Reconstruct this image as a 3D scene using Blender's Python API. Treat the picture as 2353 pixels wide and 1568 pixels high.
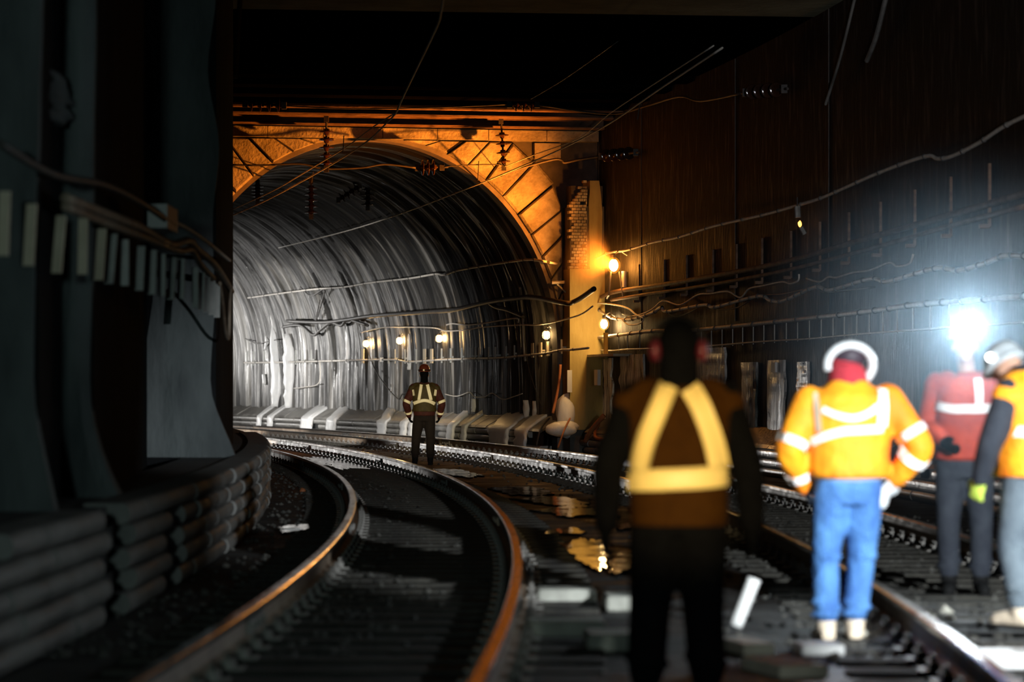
import bpy, bmesh, math, random
import numpy as np
from mathutils import Vector, Matrix
from mathutils.bvhtree import BVHTree
random.seed(7); rng = np.random.default_rng(7)
SC = bpy.context.scene; COL = SC.collection
for _o in list(bpy.data.objects): bpy.data.objects.remove(_o)

# ------------------------------------------------------------------ camera, world, exposure, large lights
F, U0, V0, EYE = 7000.0, 1176.5, 881.0, 1.5        # focal length in px of the 2353 px frame, principal column, horizon row, eye height
cam = bpy.data.cameras.new('camera'); camo = bpy.data.objects.new('camera', cam); COL.objects.link(camo)
camo.location = (0, 0, EYE); camo.rotation_euler = (math.pi/2, 0, 0)
cam.sensor_width = 36; cam.lens = F/2353*36; cam.shift_y = (V0-784)/2353; cam.clip_end = 400
cam.dof.use_dof = True; cam.dof.focus_distance = 58; cam.dof.aperture_fstop = 1.9
SC.camera = camo
W = bpy.data.worlds.new('world'); SC.world = W; W.use_nodes = True
W.node_tree.nodes['Background'].inputs[0].default_value = (.05, .06, .07, 1); W.node_tree.nodes['Background'].inputs[1].default_value = .004
SC.view_settings.view_transform = 'Standard'; SC.view_settings.look = 'None'; SC.view_settings.gamma = 1; SC.view_settings.exposure = 0
SC.view_settings.use_curve_mapping = False
SC.cycles.use_denoising = True; SC.cycles.max_bounces = 5; SC.cycles.volume_bounces = 0; SC.cycles.adaptive_threshold = .02; SC.cycles.volume_step_rate = 2; SC.cycles.sample_clamp_indirect = 3; SC.cycles.caustics_reflective = False

# the line of the railway: circular arcs about one centre, s = metres along the middle, o = metres to its outside
CX, CY, RM = -215.815, 22.444, 217.02
def P(s, o, z):
    t = s/RM
    return Vector((CX+(RM+o)*math.cos(t), CY+(RM+o)*math.sin(t), z))
def tang(s): return Vector((-math.sin(s/RM), math.cos(s/RM), 0))
def radial(s): return Vector((math.cos(s/RM), math.sin(s/RM), 0))
def so(p):                                          # world -> (s, o)
    a = p[0]-CX; b = p[1]-CY
    return math.atan2(b, a)*RM, math.hypot(a, b)-RM
def at_y(x, y, Y): return Vector(((x-U0)*Y/F, Y, EYE-(y-V0)*Y/F))
def at_z(x, y, z): return at_y(x, y, (EYE-z)*F/(y-V0))
def at_o(x, y, o, far=False):                       # pixel ray met with the vertical wall at offset o
    k = (x-U0)/F; a = 1+k*k; b = -2*(k*CX+CY); c = CX*CX+CY*CY-(RM+o)**2
    d = max(b*b-4*a*c, 0); r = sorted([(-b-math.sqrt(d))/(2*a), (-b+math.sqrt(d))/(2*a)])
    Y = r[1] if (r[0] <= 3 or far) else r[0]
    return at_y(x, y, Y)
def at_bore(x, y, g):                               # pixel ray met with the curved bore lining, g metres in front of it
    o = 4.2-g
    for _ in range(6):
        p = at_o(x, y, o)
        if p.z > 2.17: o = 4.2*math.sqrt(max(.05, 1-((p.z-2.17)/4.63)**2))-g
    return p
def at_s(x, y, s):                                  # pixel ray met with the vertical cross plane at s
    n = tang(s); p0 = P(s, 0, 0); k = (x-U0)/F
    return at_y(x, y, (n.x*p0.x+n.y*p0.y)/(n.x*k+n.y))

def spot(name, loc, to, power, col, deg, blend=.6, r=.06):
    L = bpy.data.lights.new(name, 'SPOT'); L.energy = power; L.color = col; L.spot_size = math.radians(deg); L.spot_blend = blend; L.shadow_soft_size = r
    o = bpy.data.objects.new(name, L); COL.objects.link(o); o.location = loc
    o.rotation_euler = (Vector(to)-Vector(loc)).to_track_quat('-Z', 'Y').to_euler(); return o
# crew lamps behind and beside the camera, with unseen fills added among them
spot('crew_lamp_white', (5.2, 8.6, 2.5), (3.0, 18.6, .8), 11500, (.90, .96, 1.0), 27, .6)
spot('cable_fill', (2.4, -1.0, 2.2), (8.4, 46, 5.4), 15000, (.95, .93, .95), 19, .9, .1)  # unseen fill added to bring out the wall cables
spot('vest_tape_fill', (.55, -1.0, 1.75), (.8, 14, 1.22), 11000, (1.0, .74, .36), 5.2, .7)  # unseen fill added to make the amber vest's tape shine
spot('far_tape_fill', (-.3, -1.5, 1.8), (-1.6, 56, 1.15), 62000, (1.0, .80, .42), 2.3, .8)  # narrow unseen fill added for the far person's reflective tape
spot('crew_lamp_dim', (-1.2, -3.0, 2.1), (-3.2, 19, 1.7), 1500, (.70, .96, .93), 30, .9, .2)
spot('crew_lamp_low', (1.6, 3.0, 2.0), (.75, 17.6, 0.0), 620, (.86, 1.0, .93), 9, .9, .1)
# work floods standing deeper in the bore, round the bend, turned across it, plus two added fills nearest the portal
for _s, _o, _z, _ts, _tz, _pw, _dg in ((92, -3.6, 2.4, 74, 4.7, 7500, 30), (92, -3.6, 2.4, 77, 2.6, 1300, 40), (80, -3.6, 1.8, 70.5, 2.4, 450, 58), (68, -3.6, 1.5, 59, 1.4, 260, 44), (58, -3.7, 1.6, 74, 2.0, 10500, 46), (46, -3.8, 1.6, 60, 1.7, 5000, 50)):
    spot('bore_flood', P(_s, _o, _z), P(_ts, 4.2, _tz), _pw, (1.0, .97, .93), _dg, .7, .2)
spot('bore_headlight', P(92, -1.2, 1.1), P(40, -.4, .1), 26000, (1.0, .97, .93), 6.5, .6, .15)   # along the rails, from beyond the bend

# ------------------------------------------------------------------ helpers
def tag(o, label=None, cat=None, group=None, kind=None):
    if label: o['label'] = label
    if cat: o['category'] = cat
    if group: o['group'] = group
    if kind: o['kind'] = kind
    return o
def mesh(name, V, Fc, uv=None, smooth=False):
    m = bpy.data.meshes.new(name); m.from_pydata([tuple(v) for v in V], [], [tuple(f) for f in Fc]); m.update()
    if uv is not None:
        l = m.uv_layers.new(name='UVMap'); idx = np.zeros(len(m.loops), dtype=np.int32); m.loops.foreach_get('vertex_index', idx)
        l.data.foreach_set('uv', np.asarray(uv, dtype=np.float32)[idx].ravel())
    if smooth: m.polygons.foreach_set('use_smooth', [True]*len(m.polygons))
    return m
def obj(name, m, mat=None, parent=None, loc=None):
    if mat is not None and not m.materials: m.materials.append(mat)
    o = bpy.data.objects.new(name, m); COL.objects.link(o)
    if parent is not None: o.parent = parent
    if loc is not None: o.location = loc
    return o
def empty(name, loc=(0, 0, 0)):
    o = bpy.data.objects.new(name, None); COL.objects.link(o); o.location = loc; o.empty_display_size = .1; return o
def rel(o, parent):                                 # geometry given in world space, parent is an unrotated empty
    o.parent = parent; o.location = -parent.location; return o
class MB:
    def __init__(s): s.V = []; s.F = []; s.uv = []
    def add(s, V, Fc):
        n = len(s.V); s.V += [Vector(v) for v in V]; s.F += [tuple(i+n for i in f) for f in Fc]; return s
    def hexa(s, c):                                 # 8 corners: bottom ring 0-3, top ring 4-7
        return s.add(c, [(3, 2, 1, 0), (4, 5, 6, 7), (0, 1, 5, 4), (1, 2, 6, 5), (2, 3, 7, 6), (3, 0, 4, 7)])
    def box(s, a, b):
        x0, y0, z0 = a; x1, y1, z1 = b
        return s.hexa([(x0, y0, z0), (x1, y0, z0), (x1, y1, z0), (x0, y1, z0), (x0, y0, z1), (x1, y0, z1), (x1, y1, z1), (x0, y1, z1)])
    def tbox(s, s0, s1, o0, o1, z0, z1):            # box in railway coordinates
        return s.hexa([P(s0, o0, z0), P(s0, o1, z0), P(s1, o1, z0), P(s1, o0, z0), P(s0, o0, z1), P(s0, o1, z1), P(s1, o1, z1), P(s1, o0, z1)])
    def tube(s, pts, r, n=8, caps=True):
        pts = [Vector(p) for p in pts]; rs = r if isinstance(r, (list, tuple)) else [r]*len(pts)
        base = len(s.V); u = None
        for i, p in enumerate(pts):
            d = (pts[min(i+1, len(pts)-1)]-pts[max(i-1, 0)])
            d = d.normalized() if d.length > 1e-9 else Vector((0, 0, 1))
            if u is None: u = d.orthogonal().normalized()
            u = (u-d*u.dot(d)); u = u.normalized() if u.length > 1e-6 else d.orthogonal().normalized()
            w = d.cross(u)
            for k in range(n):
                a = 2*math.pi*k/n; s.V.append(p+(u*math.cos(a)+w*math.sin(a))*rs[i])
        for i in range(len(pts)-1):
            for k in range(n):
                a = base+i*n+k; b = base+i*n+(k+1) % n; s.F.append((a, b, b+n, a+n))
        if caps:
            s.F.append(tuple(base+k for k in range(n))[::-1]); e = base+(len(pts)-1)*n; s.F.append(tuple(e+k for k in range(n)))
        return s
    def lathe(s, prof, n=12, M=None):               # prof [(r,z)], closed by caps when r>0
        base = len(s.V)
        for r, z in prof:
            for k in range(n):
                a = 2*math.pi*k/n; v = Vector((r*math.cos(a), r*math.sin(a), z)); s.V.append(M @ v if M else v)
        for i in range(len(prof)-1):
            for k in range(n):
                a = base+i*n+k; b = base+i*n+(k+1) % n; s.F.append((a, b, b+n, a+n))
        s.F.append(tuple(base+k for k in range(n))[::-1]); e = base+(len(prof)-1)*n; s.F.append(tuple(e+k for k in range(n)))
        return s
    def make(s, name, mat, parent=None, smooth=False):
        return obj(name, mesh(name, s.V, s.F, smooth=smooth), mat, parent)
def sweep(name, prof, s0, s1, ds, mat, parent=None, closed=False, smooth=False, fn=None, caps=False):
    n = max(1, int(round((s1-s0)/ds))); V = []; uv = []; Fc = []; L = [0]
    for i in range(1, len(prof)): L.append(L[-1]+math.dist(prof[i], prof[i-1]))
    m = len(prof)
    for i in range(n+1):
        s = s0+(s1-s0)*i/n
        for j, (o, z) in enumerate(prof):
            if fn: o, z = fn(s, o, z, L[j])
            V.append(P(s, o, z)); uv.append((s, L[j]))
    for i in range(n):
        for j in range(m if closed else m-1):
            a = i*m+j; b = i*m+(j+1) % m; Fc.append((a, b, b+m, a+m))
    if caps: Fc.append(tuple(range(m))[::-1]); Fc.append(tuple(n*m+j for j in range(m)))
    return obj(name, mesh(name, V, Fc, uv, smooth), mat, parent)
def smoothline(pts, k=6):                            # Catmull-Rom through points
    pts = [Vector(p) for p in pts]; out = []
    for i in range(len(pts)-1):
        p0 = pts[max(i-1, 0)]; p1 = pts[i]; p2 = pts[i+1]; p3 = pts[min(i+2, len(pts)-1)]
        for j in range(k):
            t = j/k; out.append(.5*((2*p1)+(p2-p0)*t+(2*p0-5*p1+4*p2-p3)*t*t+(3*p1-p0-3*p2+p3)*t**3))
    return out+[pts[-1]]
_perm = rng.random((64, 64))
def vn(x, y):                                        # smooth value noise in [0,1]
    xi, yi = math.floor(x), math.floor(y); fx, fy = x-xi, y-yi; fx = fx*fx*(3-2*fx); fy = fy*fy*(3-2*fy)
    g = lambda a, b: _perm[a % 64][b % 64]
    return (g(xi, yi)*(1-fx)+g(xi+1, yi)*fx)*(1-fy)+(g(xi, yi+1)*(1-fx)+g(xi+1, yi+1)*fx)*fy

def M(name, c1, c2=None, rough=.7, rough2=None, metal=0, scale=4, stretch=(1, 1, 1), bump=0, bscale=3, uv=False, ramp=(.35, .65), detail=6, spec=.5, emit=None, estr=0, trans=0, ior=1.45, coat=0):
    m = bpy.data.materials.new(name); m.use_nodes = True; nt = m.node_tree; b = nt.nodes['Principled BSDF']; N = nt.nodes.new; K = nt.links.new
    b.inputs['Base Color'].default_value = (*c1, 1); b.inputs['Roughness'].default_value = rough; b.inputs['Metallic'].default_value = metal
    b.inputs['Specular IOR Level'].default_value = spec; b.inputs['IOR'].default_value = ior
    if trans: b.inputs['Transmission Weight'].default_value = trans
    if coat: b.inputs['Coat Weight'].default_value = coat; b.inputs['Coat Roughness'].default_value = .12
    if emit: b.inputs['Emission Color'].default_value = (*emit, 1); b.inputs['Emission Strength'].default_value = estr
    if c2 or bump or rough2 is not None:
        tc = N('ShaderNodeTexCoord'); mp = N('ShaderNodeMapping'); mp.inputs['Scale'].default_value = stretch
        K(tc.outputs['UV' if uv else 'Object'], mp.inputs['Vector'])
        nz = N('ShaderNodeTexNoise'); nz.inputs['Scale'].default_value = scale; nz.inputs['Detail'].default_value = detail; nz.inputs['Roughness'].default_value = .6
        K(mp.outputs[0], nz.inputs['Vector'])
        if c2:
            rp = N('ShaderNodeValToRGB'); e = rp.color_ramp.elements; e[0].position, e[1].position = ramp; e[0].color = (*c1, 1); e[1].color = (*c2, 1)
            K(nz.outputs['Fac'], rp.inputs[0]); K(rp.outputs[0], b.inputs['Base Color'])
        if rough2 is not None:
            mr = N('ShaderNodeMapRange'); mr.inputs[1].default_value = ramp[0]; mr.inputs[2].default_value = ramp[1]; mr.inputs[3].default_value = rough; mr.inputs[4].default_value = rough2
            K(nz.outputs['Fac'], mr.inputs[0]); K(mr.outputs[0], b.inputs['Roughness'])
        if bump:
            n2 = N('ShaderNodeTexNoise'); n2.inputs['Scale'].default_value = scale*bscale; n2.inputs['Detail'].default_value = 5; K(mp.outputs[0], n2.inputs['Vector'])
            bp = N('ShaderNodeBump'); bp.inputs['Strength'].default_value = bump; bp.inputs['Distance'].default_value = .05
            K(n2.outputs['Fac'], bp.inputs['Height']); K(bp.outputs[0], b.inputs['Normal'])
    return m
m_floor = M('trackbed', (.005, .005, .005), (.024, .024, .022), .45, .9, scale=1.6, bump=.35, bscale=14)
m_dark = M('soot_concrete', (.005, .0055, .006), (.014, .015, .016), .9, scale=.9, bump=.4, bscale=12, spec=.08)
m_panel = M('left_panel', (.05, .06, .062), (.13, .15, .15), .75, scale=1.1, stretch=(1, 1, .35), bump=.35, bscale=14)
m_wallr = M('wet_right_wall', (.0035, .0033, .0033), (.075, .068, .064), .75, .5, scale=5.2, stretch=(1, 1, .22), bump=.6, bscale=3, ramp=(.52, .82), detail=10, spec=.25)
def lining_mat():
    m = bpy.data.materials.new('wet_lining'); m.use_nodes = True; nt = m.node_tree; b = nt.nodes['Principled BSDF']; N = nt.nodes.new; K = nt.links.new
    tc = N('ShaderNodeTexCoord')
    def nz(sc, detail, rough=.6):
        mp = N('ShaderNodeMapping'); mp.inputs['Scale'].default_value = (*sc, 1); K(tc.outputs['UV'], mp.inputs['Vector']); n = N('ShaderNodeTexNoise'); n.inputs['Scale'].default_value = 1
        n.inputs['Detail'].default_value = detail; n.inputs['Roughness'].default_value = rough; n.inputs['Distortion'].default_value = .25; K(mp.outputs[0], n.inputs['Vector']); return n.outputs['Fac']
    def mul(a, k, c=None):
        n = N('ShaderNodeMath'); n.operation = 'MULTIPLY_ADD'; K(a, n.inputs[0]); n.inputs[1].default_value = k
        if c is None: n.inputs[2].default_value = 0
        else: K(c, n.inputs[2])
        return n.outputs[0]
    A, B, C, D = nz((.45, .30), 3), nz((1.7, .06), 1.5), nz((8.0, .30), 6, .7), nz((20, 1.4), 4, .7)
    v = mul(A, .22, mul(B, .98, mul(C, .38)))
    sp = N('ShaderNodeSeparateXYZ'); K(tc.outputs['UV'], sp.inputs[0])              # limescale runs down from the haunch; the vault above is darker
    hn = mul(nz((3.2, .02), 4, .7), 2.6, sp.outputs['Y']); hm = N('ShaderNodeMapRange'); hm.inputs[1].default_value = 6.55; hm.inputs[2].default_value = 7.2; hm.inputs[3].default_value = 0; hm.inputs[4].default_value = -.22; K(hn, hm.inputs[0])
    ad = N('ShaderNodeMath'); K(v, ad.inputs[0]); K(hm.outputs[0], ad.inputs[1]); v = ad.outputs[0]
    rp = N('ShaderNodeValToRGB'); e = rp.color_ramp.elements; e[0].position = .69; e[1].position = .97; e[0].color = (.008, .008, .008, 1); e[1].color = (.30, .288, .265, 1)
    q = e.new(.80); q.color = (.038, .036, .032, 1); K(v, rp.inputs[0]); K(rp.outputs[0], b.inputs['Base Color'])
    mr = N('ShaderNodeMapRange'); mr.inputs[1].default_value = .4; mr.inputs[2].default_value = .65; mr.inputs[1].default_value = .46; mr.inputs[2].default_value = .68; mr.inputs[3].default_value = .62; mr.inputs[4].default_value = .13; K(C, mr.inputs[0]); K(mr.outputs[0], b.inputs['Roughness'])
    bp = N('ShaderNodeBump'); bp.inputs['Strength'].default_value = .75; bp.inputs['Distance'].default_value = .06; K(mul(B, .6, mul(C, .7, mul(D, .3))), bp.inputs['Height']); K(bp.outputs[0], b.inputs['Normal'])
    b.inputs['Specular IOR Level'].default_value = .38; return m
m_lining = lining_mat()
m_stone = M('portal_stone', (.16, .14, .10), (.44, .39, .29), .85, scale=1.9, bump=.5, bscale=9)
m_joint = M('dark_mortar', (.05, .045, .04), (.10, .09, .08), .9, scale=3)  # dark mortar tone showing in the joints
m_brick = M('old_brick', (.26, .20, .11), (.62, .52, .32), .85, scale=2.5, bump=.5, bscale=9)
m_plaster = M('pier_plaster', (.26, .19, .06), (.40, .31, .11), .8, scale=2.2, stretch=(1, 1, .3), bump=.25, bscale=8)
m_ceil = M('ceiling_soot', (.0015, .0015, .0015), (.0035, .0035, .003), 1.0, scale=1.5, spec=0)
m_ceil2 = M('ceiling_lit_plaster', (.16, .16, .10), (.34, .34, .22), .9, scale=.8, bump=.3, bscale=9)  # plaster made paler, dim lamp light put into its colour
m_girder = M('rusty_girder', (.10, .055, .035), (.22, .13, .08), .75, scale=2.5, stretch=(1, 1, 3), bump=.2)
m_railtop = M('polished_rail', (.78, .76, .74), (.62, .58, .54), .13, .24, metal=1, scale=3)
m_railside = M('rusty_rail', (.15, .10, .07), (.34, .27, .20), .5, .7, scale=3, bump=.2, bscale=10)
m_tie = M('timber_tie', (.014, .013, .011), (.05, .047, .038), .75, .9, scale=2.2, stretch=(1, 1, 1), bump=.5, bscale=12)
m_plate = M('tie_plate_steel', (.12, .11, .10), (.25, .24, .22), .5, .7, metal=.6, scale=9)
m_conduit = M('clay_conduit', (.10, .10, .095), (.24, .235, .22), .5, .8, scale=1.4, bump=.25, bscale=10)
m_conduit_r = M('wet_conduit', (.13, .125, .115), (.30, .29, .27), .30, .5, scale=1.6, bump=.35, bscale=9)
m_bench = M('bench_core', (.02, .02, .02), (.05, .05, .048), .85, scale=2)
m_ice = M('ice', (.80, .82, .83), (.93, .94, .95), .3, .5, scale=5, stretch=(1, 1, .4), bump=.15, bscale=3)
m_ice.node_tree.nodes['Principled BSDF'].inputs['Subsurface Weight'].default_value = .8; m_ice.node_tree.nodes['Principled BSDF'].inputs['Subsurface Radius'].default_value = (.35, .36, .38); m_ice.node_tree.nodes['Principled BSDF'].inputs['Subsurface Scale'].default_value = 1
m_icesheet = M('ice_stained_sheet', (.05, .047, .045), (.80, .78, .76), .25, .45, scale=7, stretch=(1, 1, .16), bump=.7, bscale=2.5, ramp=(.38, .58), detail=8)
m_cable = M('grey_cable', (.62, .58, .52), (.85, .80, .73), .6, scale=6, bump=.2)
m_cabledark = M('black_cable', (.03, .028, .026), (.07, .065, .06), .55, scale=6)
m_strap = M('cable_strap', (.03, .03, .03), rough=.6)
m_steel = M('galvanised_steel', (.34, .33, .31), (.50, .49, .46), .45, .6, metal=.7, scale=8)
m_iron = M('black_iron', (.02, .018, .017), (.05, .04, .035), .6, scale=8)
m_brown = M('glazed_porcelain', (.022, .009, .005), (.04, .016, .009), .10, scale=5)
m_bracket = M('pale_bracket', (.52, .45, .33), (.66, .58, .44), .7, scale=3)
m_bracketg = M('grey_bracket', (.36, .37, .35), (.52, .53, .50), .7, scale=3)
m_box = M('grey_box_paint', (.45, .46, .44), rough=.55)
m_water = M('puddle_water', (.006, .006, .006), rough=.035, scale=2.2, stretch=(1, .35, 1), bump=.10, bscale=1.6, spec=.9)
m_board = M('weathered_board', (.55, .50, .42), (.72, .66, .56), .75, scale=3)
m_white = M('white_paint', (.74, .74, .72), rough=.5)
m_rubble = M('pale_rubble', (.30, .29, .24), (.62, .60, .52), .9, scale=3, bump=.4)
m_gravel = M('wet_ballast', (.03, .03, .028), (.12, .115, .10), .6, .9, scale=2)
m_bulb_o = M('sodium_bulb', (1, .6, .2), emit=(1.0, .36, .055), estr=200)
m_bulb_w = M('warm_bulb', (1, .8, .5), emit=(1.0, .60, .22), estr=210)
m_bulb_w2 = M('warm_bulb_bright', (1, .8, .5), emit=(1.0, .62, .24), estr=300)
def halo_mat(name, col, k):                          # see-through shell with emission added for a lamp's halo
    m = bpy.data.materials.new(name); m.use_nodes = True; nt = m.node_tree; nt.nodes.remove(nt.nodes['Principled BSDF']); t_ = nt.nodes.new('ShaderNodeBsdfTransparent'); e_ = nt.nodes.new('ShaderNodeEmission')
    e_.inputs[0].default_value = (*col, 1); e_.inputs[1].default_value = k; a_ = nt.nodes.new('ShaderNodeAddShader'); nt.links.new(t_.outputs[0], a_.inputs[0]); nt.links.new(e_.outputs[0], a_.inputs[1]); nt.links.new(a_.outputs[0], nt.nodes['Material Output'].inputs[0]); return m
m_halo = halo_mat('warm_halo', (1.0, .50, .10), .30); m_halo_o = halo_mat('sodium_halo', (1.0, .36, .03), .25)
m_head = M('headlamp_glass', (1, 1, 1), emit=(.80, .93, 1.0), estr=3800)
m_led = M('small_lamp_glass', (1, 1, 1), emit=(.95, .97, 1.0), estr=12)
m_ember = M('orange_marker_glass', (1, .5, .1), emit=(1.0, .35, .06), estr=5)

# ------------------------------------------------------------------ the setting: trackbed, walls, ceiling, bore
SP = 43.0                                             # where the portal stands
def _fl(s, o, z, L): return o, z+.02*(vn(s*1.3, o*1.3)-.5)+.012*(vn(s*5, o*5)-.5)
fo = sweep('floor', [(-4.9+.2*i, 0) for i in range(51)], -20, 128, .5, m_floor, fn=_fl)
tag(fo, 'dark wet concrete trackbed under both tracks', kind='structure')

def s_left(x, o=-4.15): return so(at_o(x, 900, o))[0]
def o_behind(x, s):                                     # how deep a step at s must be to reach the photo column x
    lo, hi = -5.6, -4.15
    for _ in range(40):
        m_ = (lo+hi)/2; p = P(s, m_, 1); u = U0+F*p.x/p.y
        if u < x: lo = m_
        else: hi = m_
    return lo
STEPS = [(s_left(xr), o_behind(xl, s_left(xr))) for xl, xr in ((-70, 88), (142, 214), (338, 496))]
V = []; Fc = []; PL = [(-20, -4.25)]
for s_, o_ in STEPS: PL += [(s_, o_), (s_, -4.15)]
PL += [(s_left(496)+.6, -4.13)]
for s_ in np.arange(s_left(496)+2, SP+1, 2.0): PL.append((s_, -4.15))
PL2 = []
for i in range(len(PL)-1):                              # follow the curve between the steps
    (a_, b_), (c_, d_) = PL[i], PL[i+1]; n_ = max(1, int(abs(c_-a_)/1.0))
    PL2 += [(a_+(c_-a_)*k/n_, b_+(d_-b_)*k/n_) for k in range(n_)]
PL2.append(PL[-1]); ZL = [-.05, 2, 4, 6, 9]
for z in ZL: V += [P(s_, o_, z) for s_, o_ in PL2]
n_ = len(PL2)
for i in range(len(ZL)-1):
    for j in range(n_-1): Fc.append((i*n_+j, i*n_+j+1, (i+1)*n_+j+1, (i+1)*n_+j))
wl = obj('wall_left', mesh('wall_left', V, Fc), m_dark); tag(wl, 'soot-black concrete wall stepping out in pale bays', kind='structure')
def ragged(name, x0, x1, y0, y1, o, mat, parent, th=.1, wob=.05, n=26, back=.06):
    """a slab lying on the wall at offset o: bounds given along the photo's columns, edges uneven"""
    a = at_o((x0+x1)/2, y1, o); b = at_o((x0+x1)/2, y0, o); z0, z1 = a.z, b.z
    sa, _ = so(at_o(x0, y1, o)); sb, _ = so(at_o(x1, y1, o))
    if sa > sb: sa, sb = sb, sa
    seed = (x0*7+x1*13) % 997; V = []; Fc = []; m = 6; sg = 1 if o < 0 else -1
    for i in range(n+1):
        t = i/n; z = z0+(z1-z0)*t
        e0 = sa+wob*2*(vn(t*7, seed)-.5)*(sb-sa+.4); e1 = sb+wob*2*(vn(t*7, seed+31)-.5)*(sb-sa+.4)
        for j in range(m+1):
            q = j/m; bulge = th*(.55+.45*math.sin(math.pi*q))*(.75+.5*vn(t*9+seed, q*5))
            V.append(P(e0+(e1-e0)*q, o+sg*bulge, z))
        V.append(P(e1, o-sg*back, z)); V.append(P(e0, o-sg*back, z))
    w = m+3
    for i in range(n):
        for j in range(w):
            a_ = i*w+j; b_ = i*w+(j+1) % w; Fc.append((a_, b_, b_+w, a_+w))
    Fc.append(tuple(range(w))[::-1]); Fc.append(tuple(n*w+j for j in range(w)))
    return obj(name, mesh(name, V, Fc, smooth=False), mat, parent)
# pale, frost-rough faces of the steps, their feet flaring on to the duct bank
for k_, (s_, o_) in enumerate(STEPS):
    V = []; Fc = []; n_ = 40; m_ = 7
    for i in range(n_+1):
        z = .70+(7.4-.70)*i/n_; t_ = i/n_; ft = max(0, 1-(z-.7)/.8)**2*(.35, 1.0, .6)[k_]; wd = (-4.15-o_)
        r_ = -4.15+.12*wd*2*(vn(t_*8, k_*9+1)-.5)+ft*.22; l_ = o_-.02+.16*wd*2*(vn(t_*7, k_*9+5)-.4)-(.0)
        for j in range(m_+1):
            q = j/m_; V.append(P(s_-.05-.06*math.sin(math.pi*q)*(.6+.8*vn(t_*12, q*4+k_))-ft*.15*q, l_+(r_-l_)*q, z))
        V.append(P(s_+.06, r_, z)); V.append(P(s_+.06, l_, z))
    w_ = m_+3
    for i in range(n_):
        for j in range(w_): a_ = i*w_+j; b_ = i*w_+(j+1) % w_; Fc.append((a_, b_, b_+w_, a_+w_))
    Fc.append(tuple(range(w_))[::-1]); Fc.append(tuple(n_*w_+j for j in range(w_)))
    obj('wall_bay', mesh('wall_bay', V, Fc), m_panel, wl)
lp = ragged('lime_patch', 98, 150, 172, 282, -4.28, m_panel, wl, th=.05, wob=.25); tag(lp, 'pale spalled patch high on the wall')

wr = sweep('wall_right', [(5.0, -.05), (5.0, 7.3)], -12, SP+.3, .8, m_wallr); tag(wr, 'tall dark wet wall with vertical streaks', kind='structure')
for x in (1376, 1474, 1690, 1905):                    # cover strips over the vertical panel seams
    s, _ = so(at_o(x, 400, 5.0)); rb = MB(); rb.tbox(s-.014, s+.014, 4.985, 5.03, 2.6, 7.25); rb.make('seam_strip', m_iron, wr)

# ceiling: near plaster with lamp light put into its pale colour, dark beams farther in
ce = sweep('ceiling', [(-4.6, 7.75), (5.2, 7.75)], -20, SP+.4, 1.0, m_ceil); tag(ce, 'dark ceiling carried on transverse beams', kind='structure')
for s in np.arange(34.4, 40.5, 1.95):
    b = MB(); b.tbox(s, s+.45, -4.55, 5.1, 7.24, 7.8); b.tbox(s-.12, s+.57, -4.55, 5.1, 7.2, 7.24); b.make('beam', m_ceil, ce)
b = MB(); b.tbox(24.9, 34.0, -4.55, 5.1, 7.26, 7.7); b.make('ceiling_slab', m_ceil, ce)
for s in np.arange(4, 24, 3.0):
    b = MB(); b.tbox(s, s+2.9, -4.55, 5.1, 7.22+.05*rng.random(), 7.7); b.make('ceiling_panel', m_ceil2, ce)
for s, zb, ztop in ((42.35, 6.96, 7.75), (41.5, 7.10, 7.75), (40.6, 7.17, 7.75)):   # three riveted girders right before the portal
    g = MB(); g.tbox(s+.10, s+.16, -4.5, 5.0, zb, ztop); g.tbox(s, s+.28, -4.5, 5.0, zb, zb+.035); g.tbox(s+.04, s+.22, -4.5, 5.0, zb+.05, zb+.075)
    g.make('girder', m_girder, ce)

# the bore: vertical walls to the springing, then a tall half ellipse
HW, ZS, VR = 4.2, 2.17, 4.63
def bore_pt(a, g=0):                                   # a: 0 at right foot .. along the outline, returns (o,z)
    return a
prof = [(HW, z) for z in np.linspace(0, ZS, 9)[:-1]]+[(HW*math.cos(t), ZS+VR*math.sin(t)) for t in np.linspace(0, math.pi, 49)]+[(-HW, z) for z in np.linspace(ZS, 0, 9)[1:]]
def band(s):                                           # uneven vertical folds of the lining along the bore
    a = .5*math.sin(s*5.3+2.1*math.sin(s*.9))+.35*math.sin(s*11.7+1.3*math.sin(s*2.3))+.35*math.sin(s*2.4)
    return a
def _bore(s, o, z, L):
    fade = min(1, (s-SP)/1.0); d = .05*fade*(band(s+.10*math.sin(L*1.7)+.16*(vn(L*.7, s*.3)-.5))+1.6*(vn(s*7, L*.9)-.5))
    if z < ZS: return o-d*(1 if o > 0 else -1), z
    t = math.atan2((z-ZS)/VR, o/HW); return o-d*math.cos(t), z-d*math.sin(t)
bo = sweep('wall_bore', prof, SP, 126, .085, m_lining, fn=_bore, smooth=True)
tag(bo, 'wet grey arched bore lining with glistening vertical streaks', kind='structure')

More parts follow.
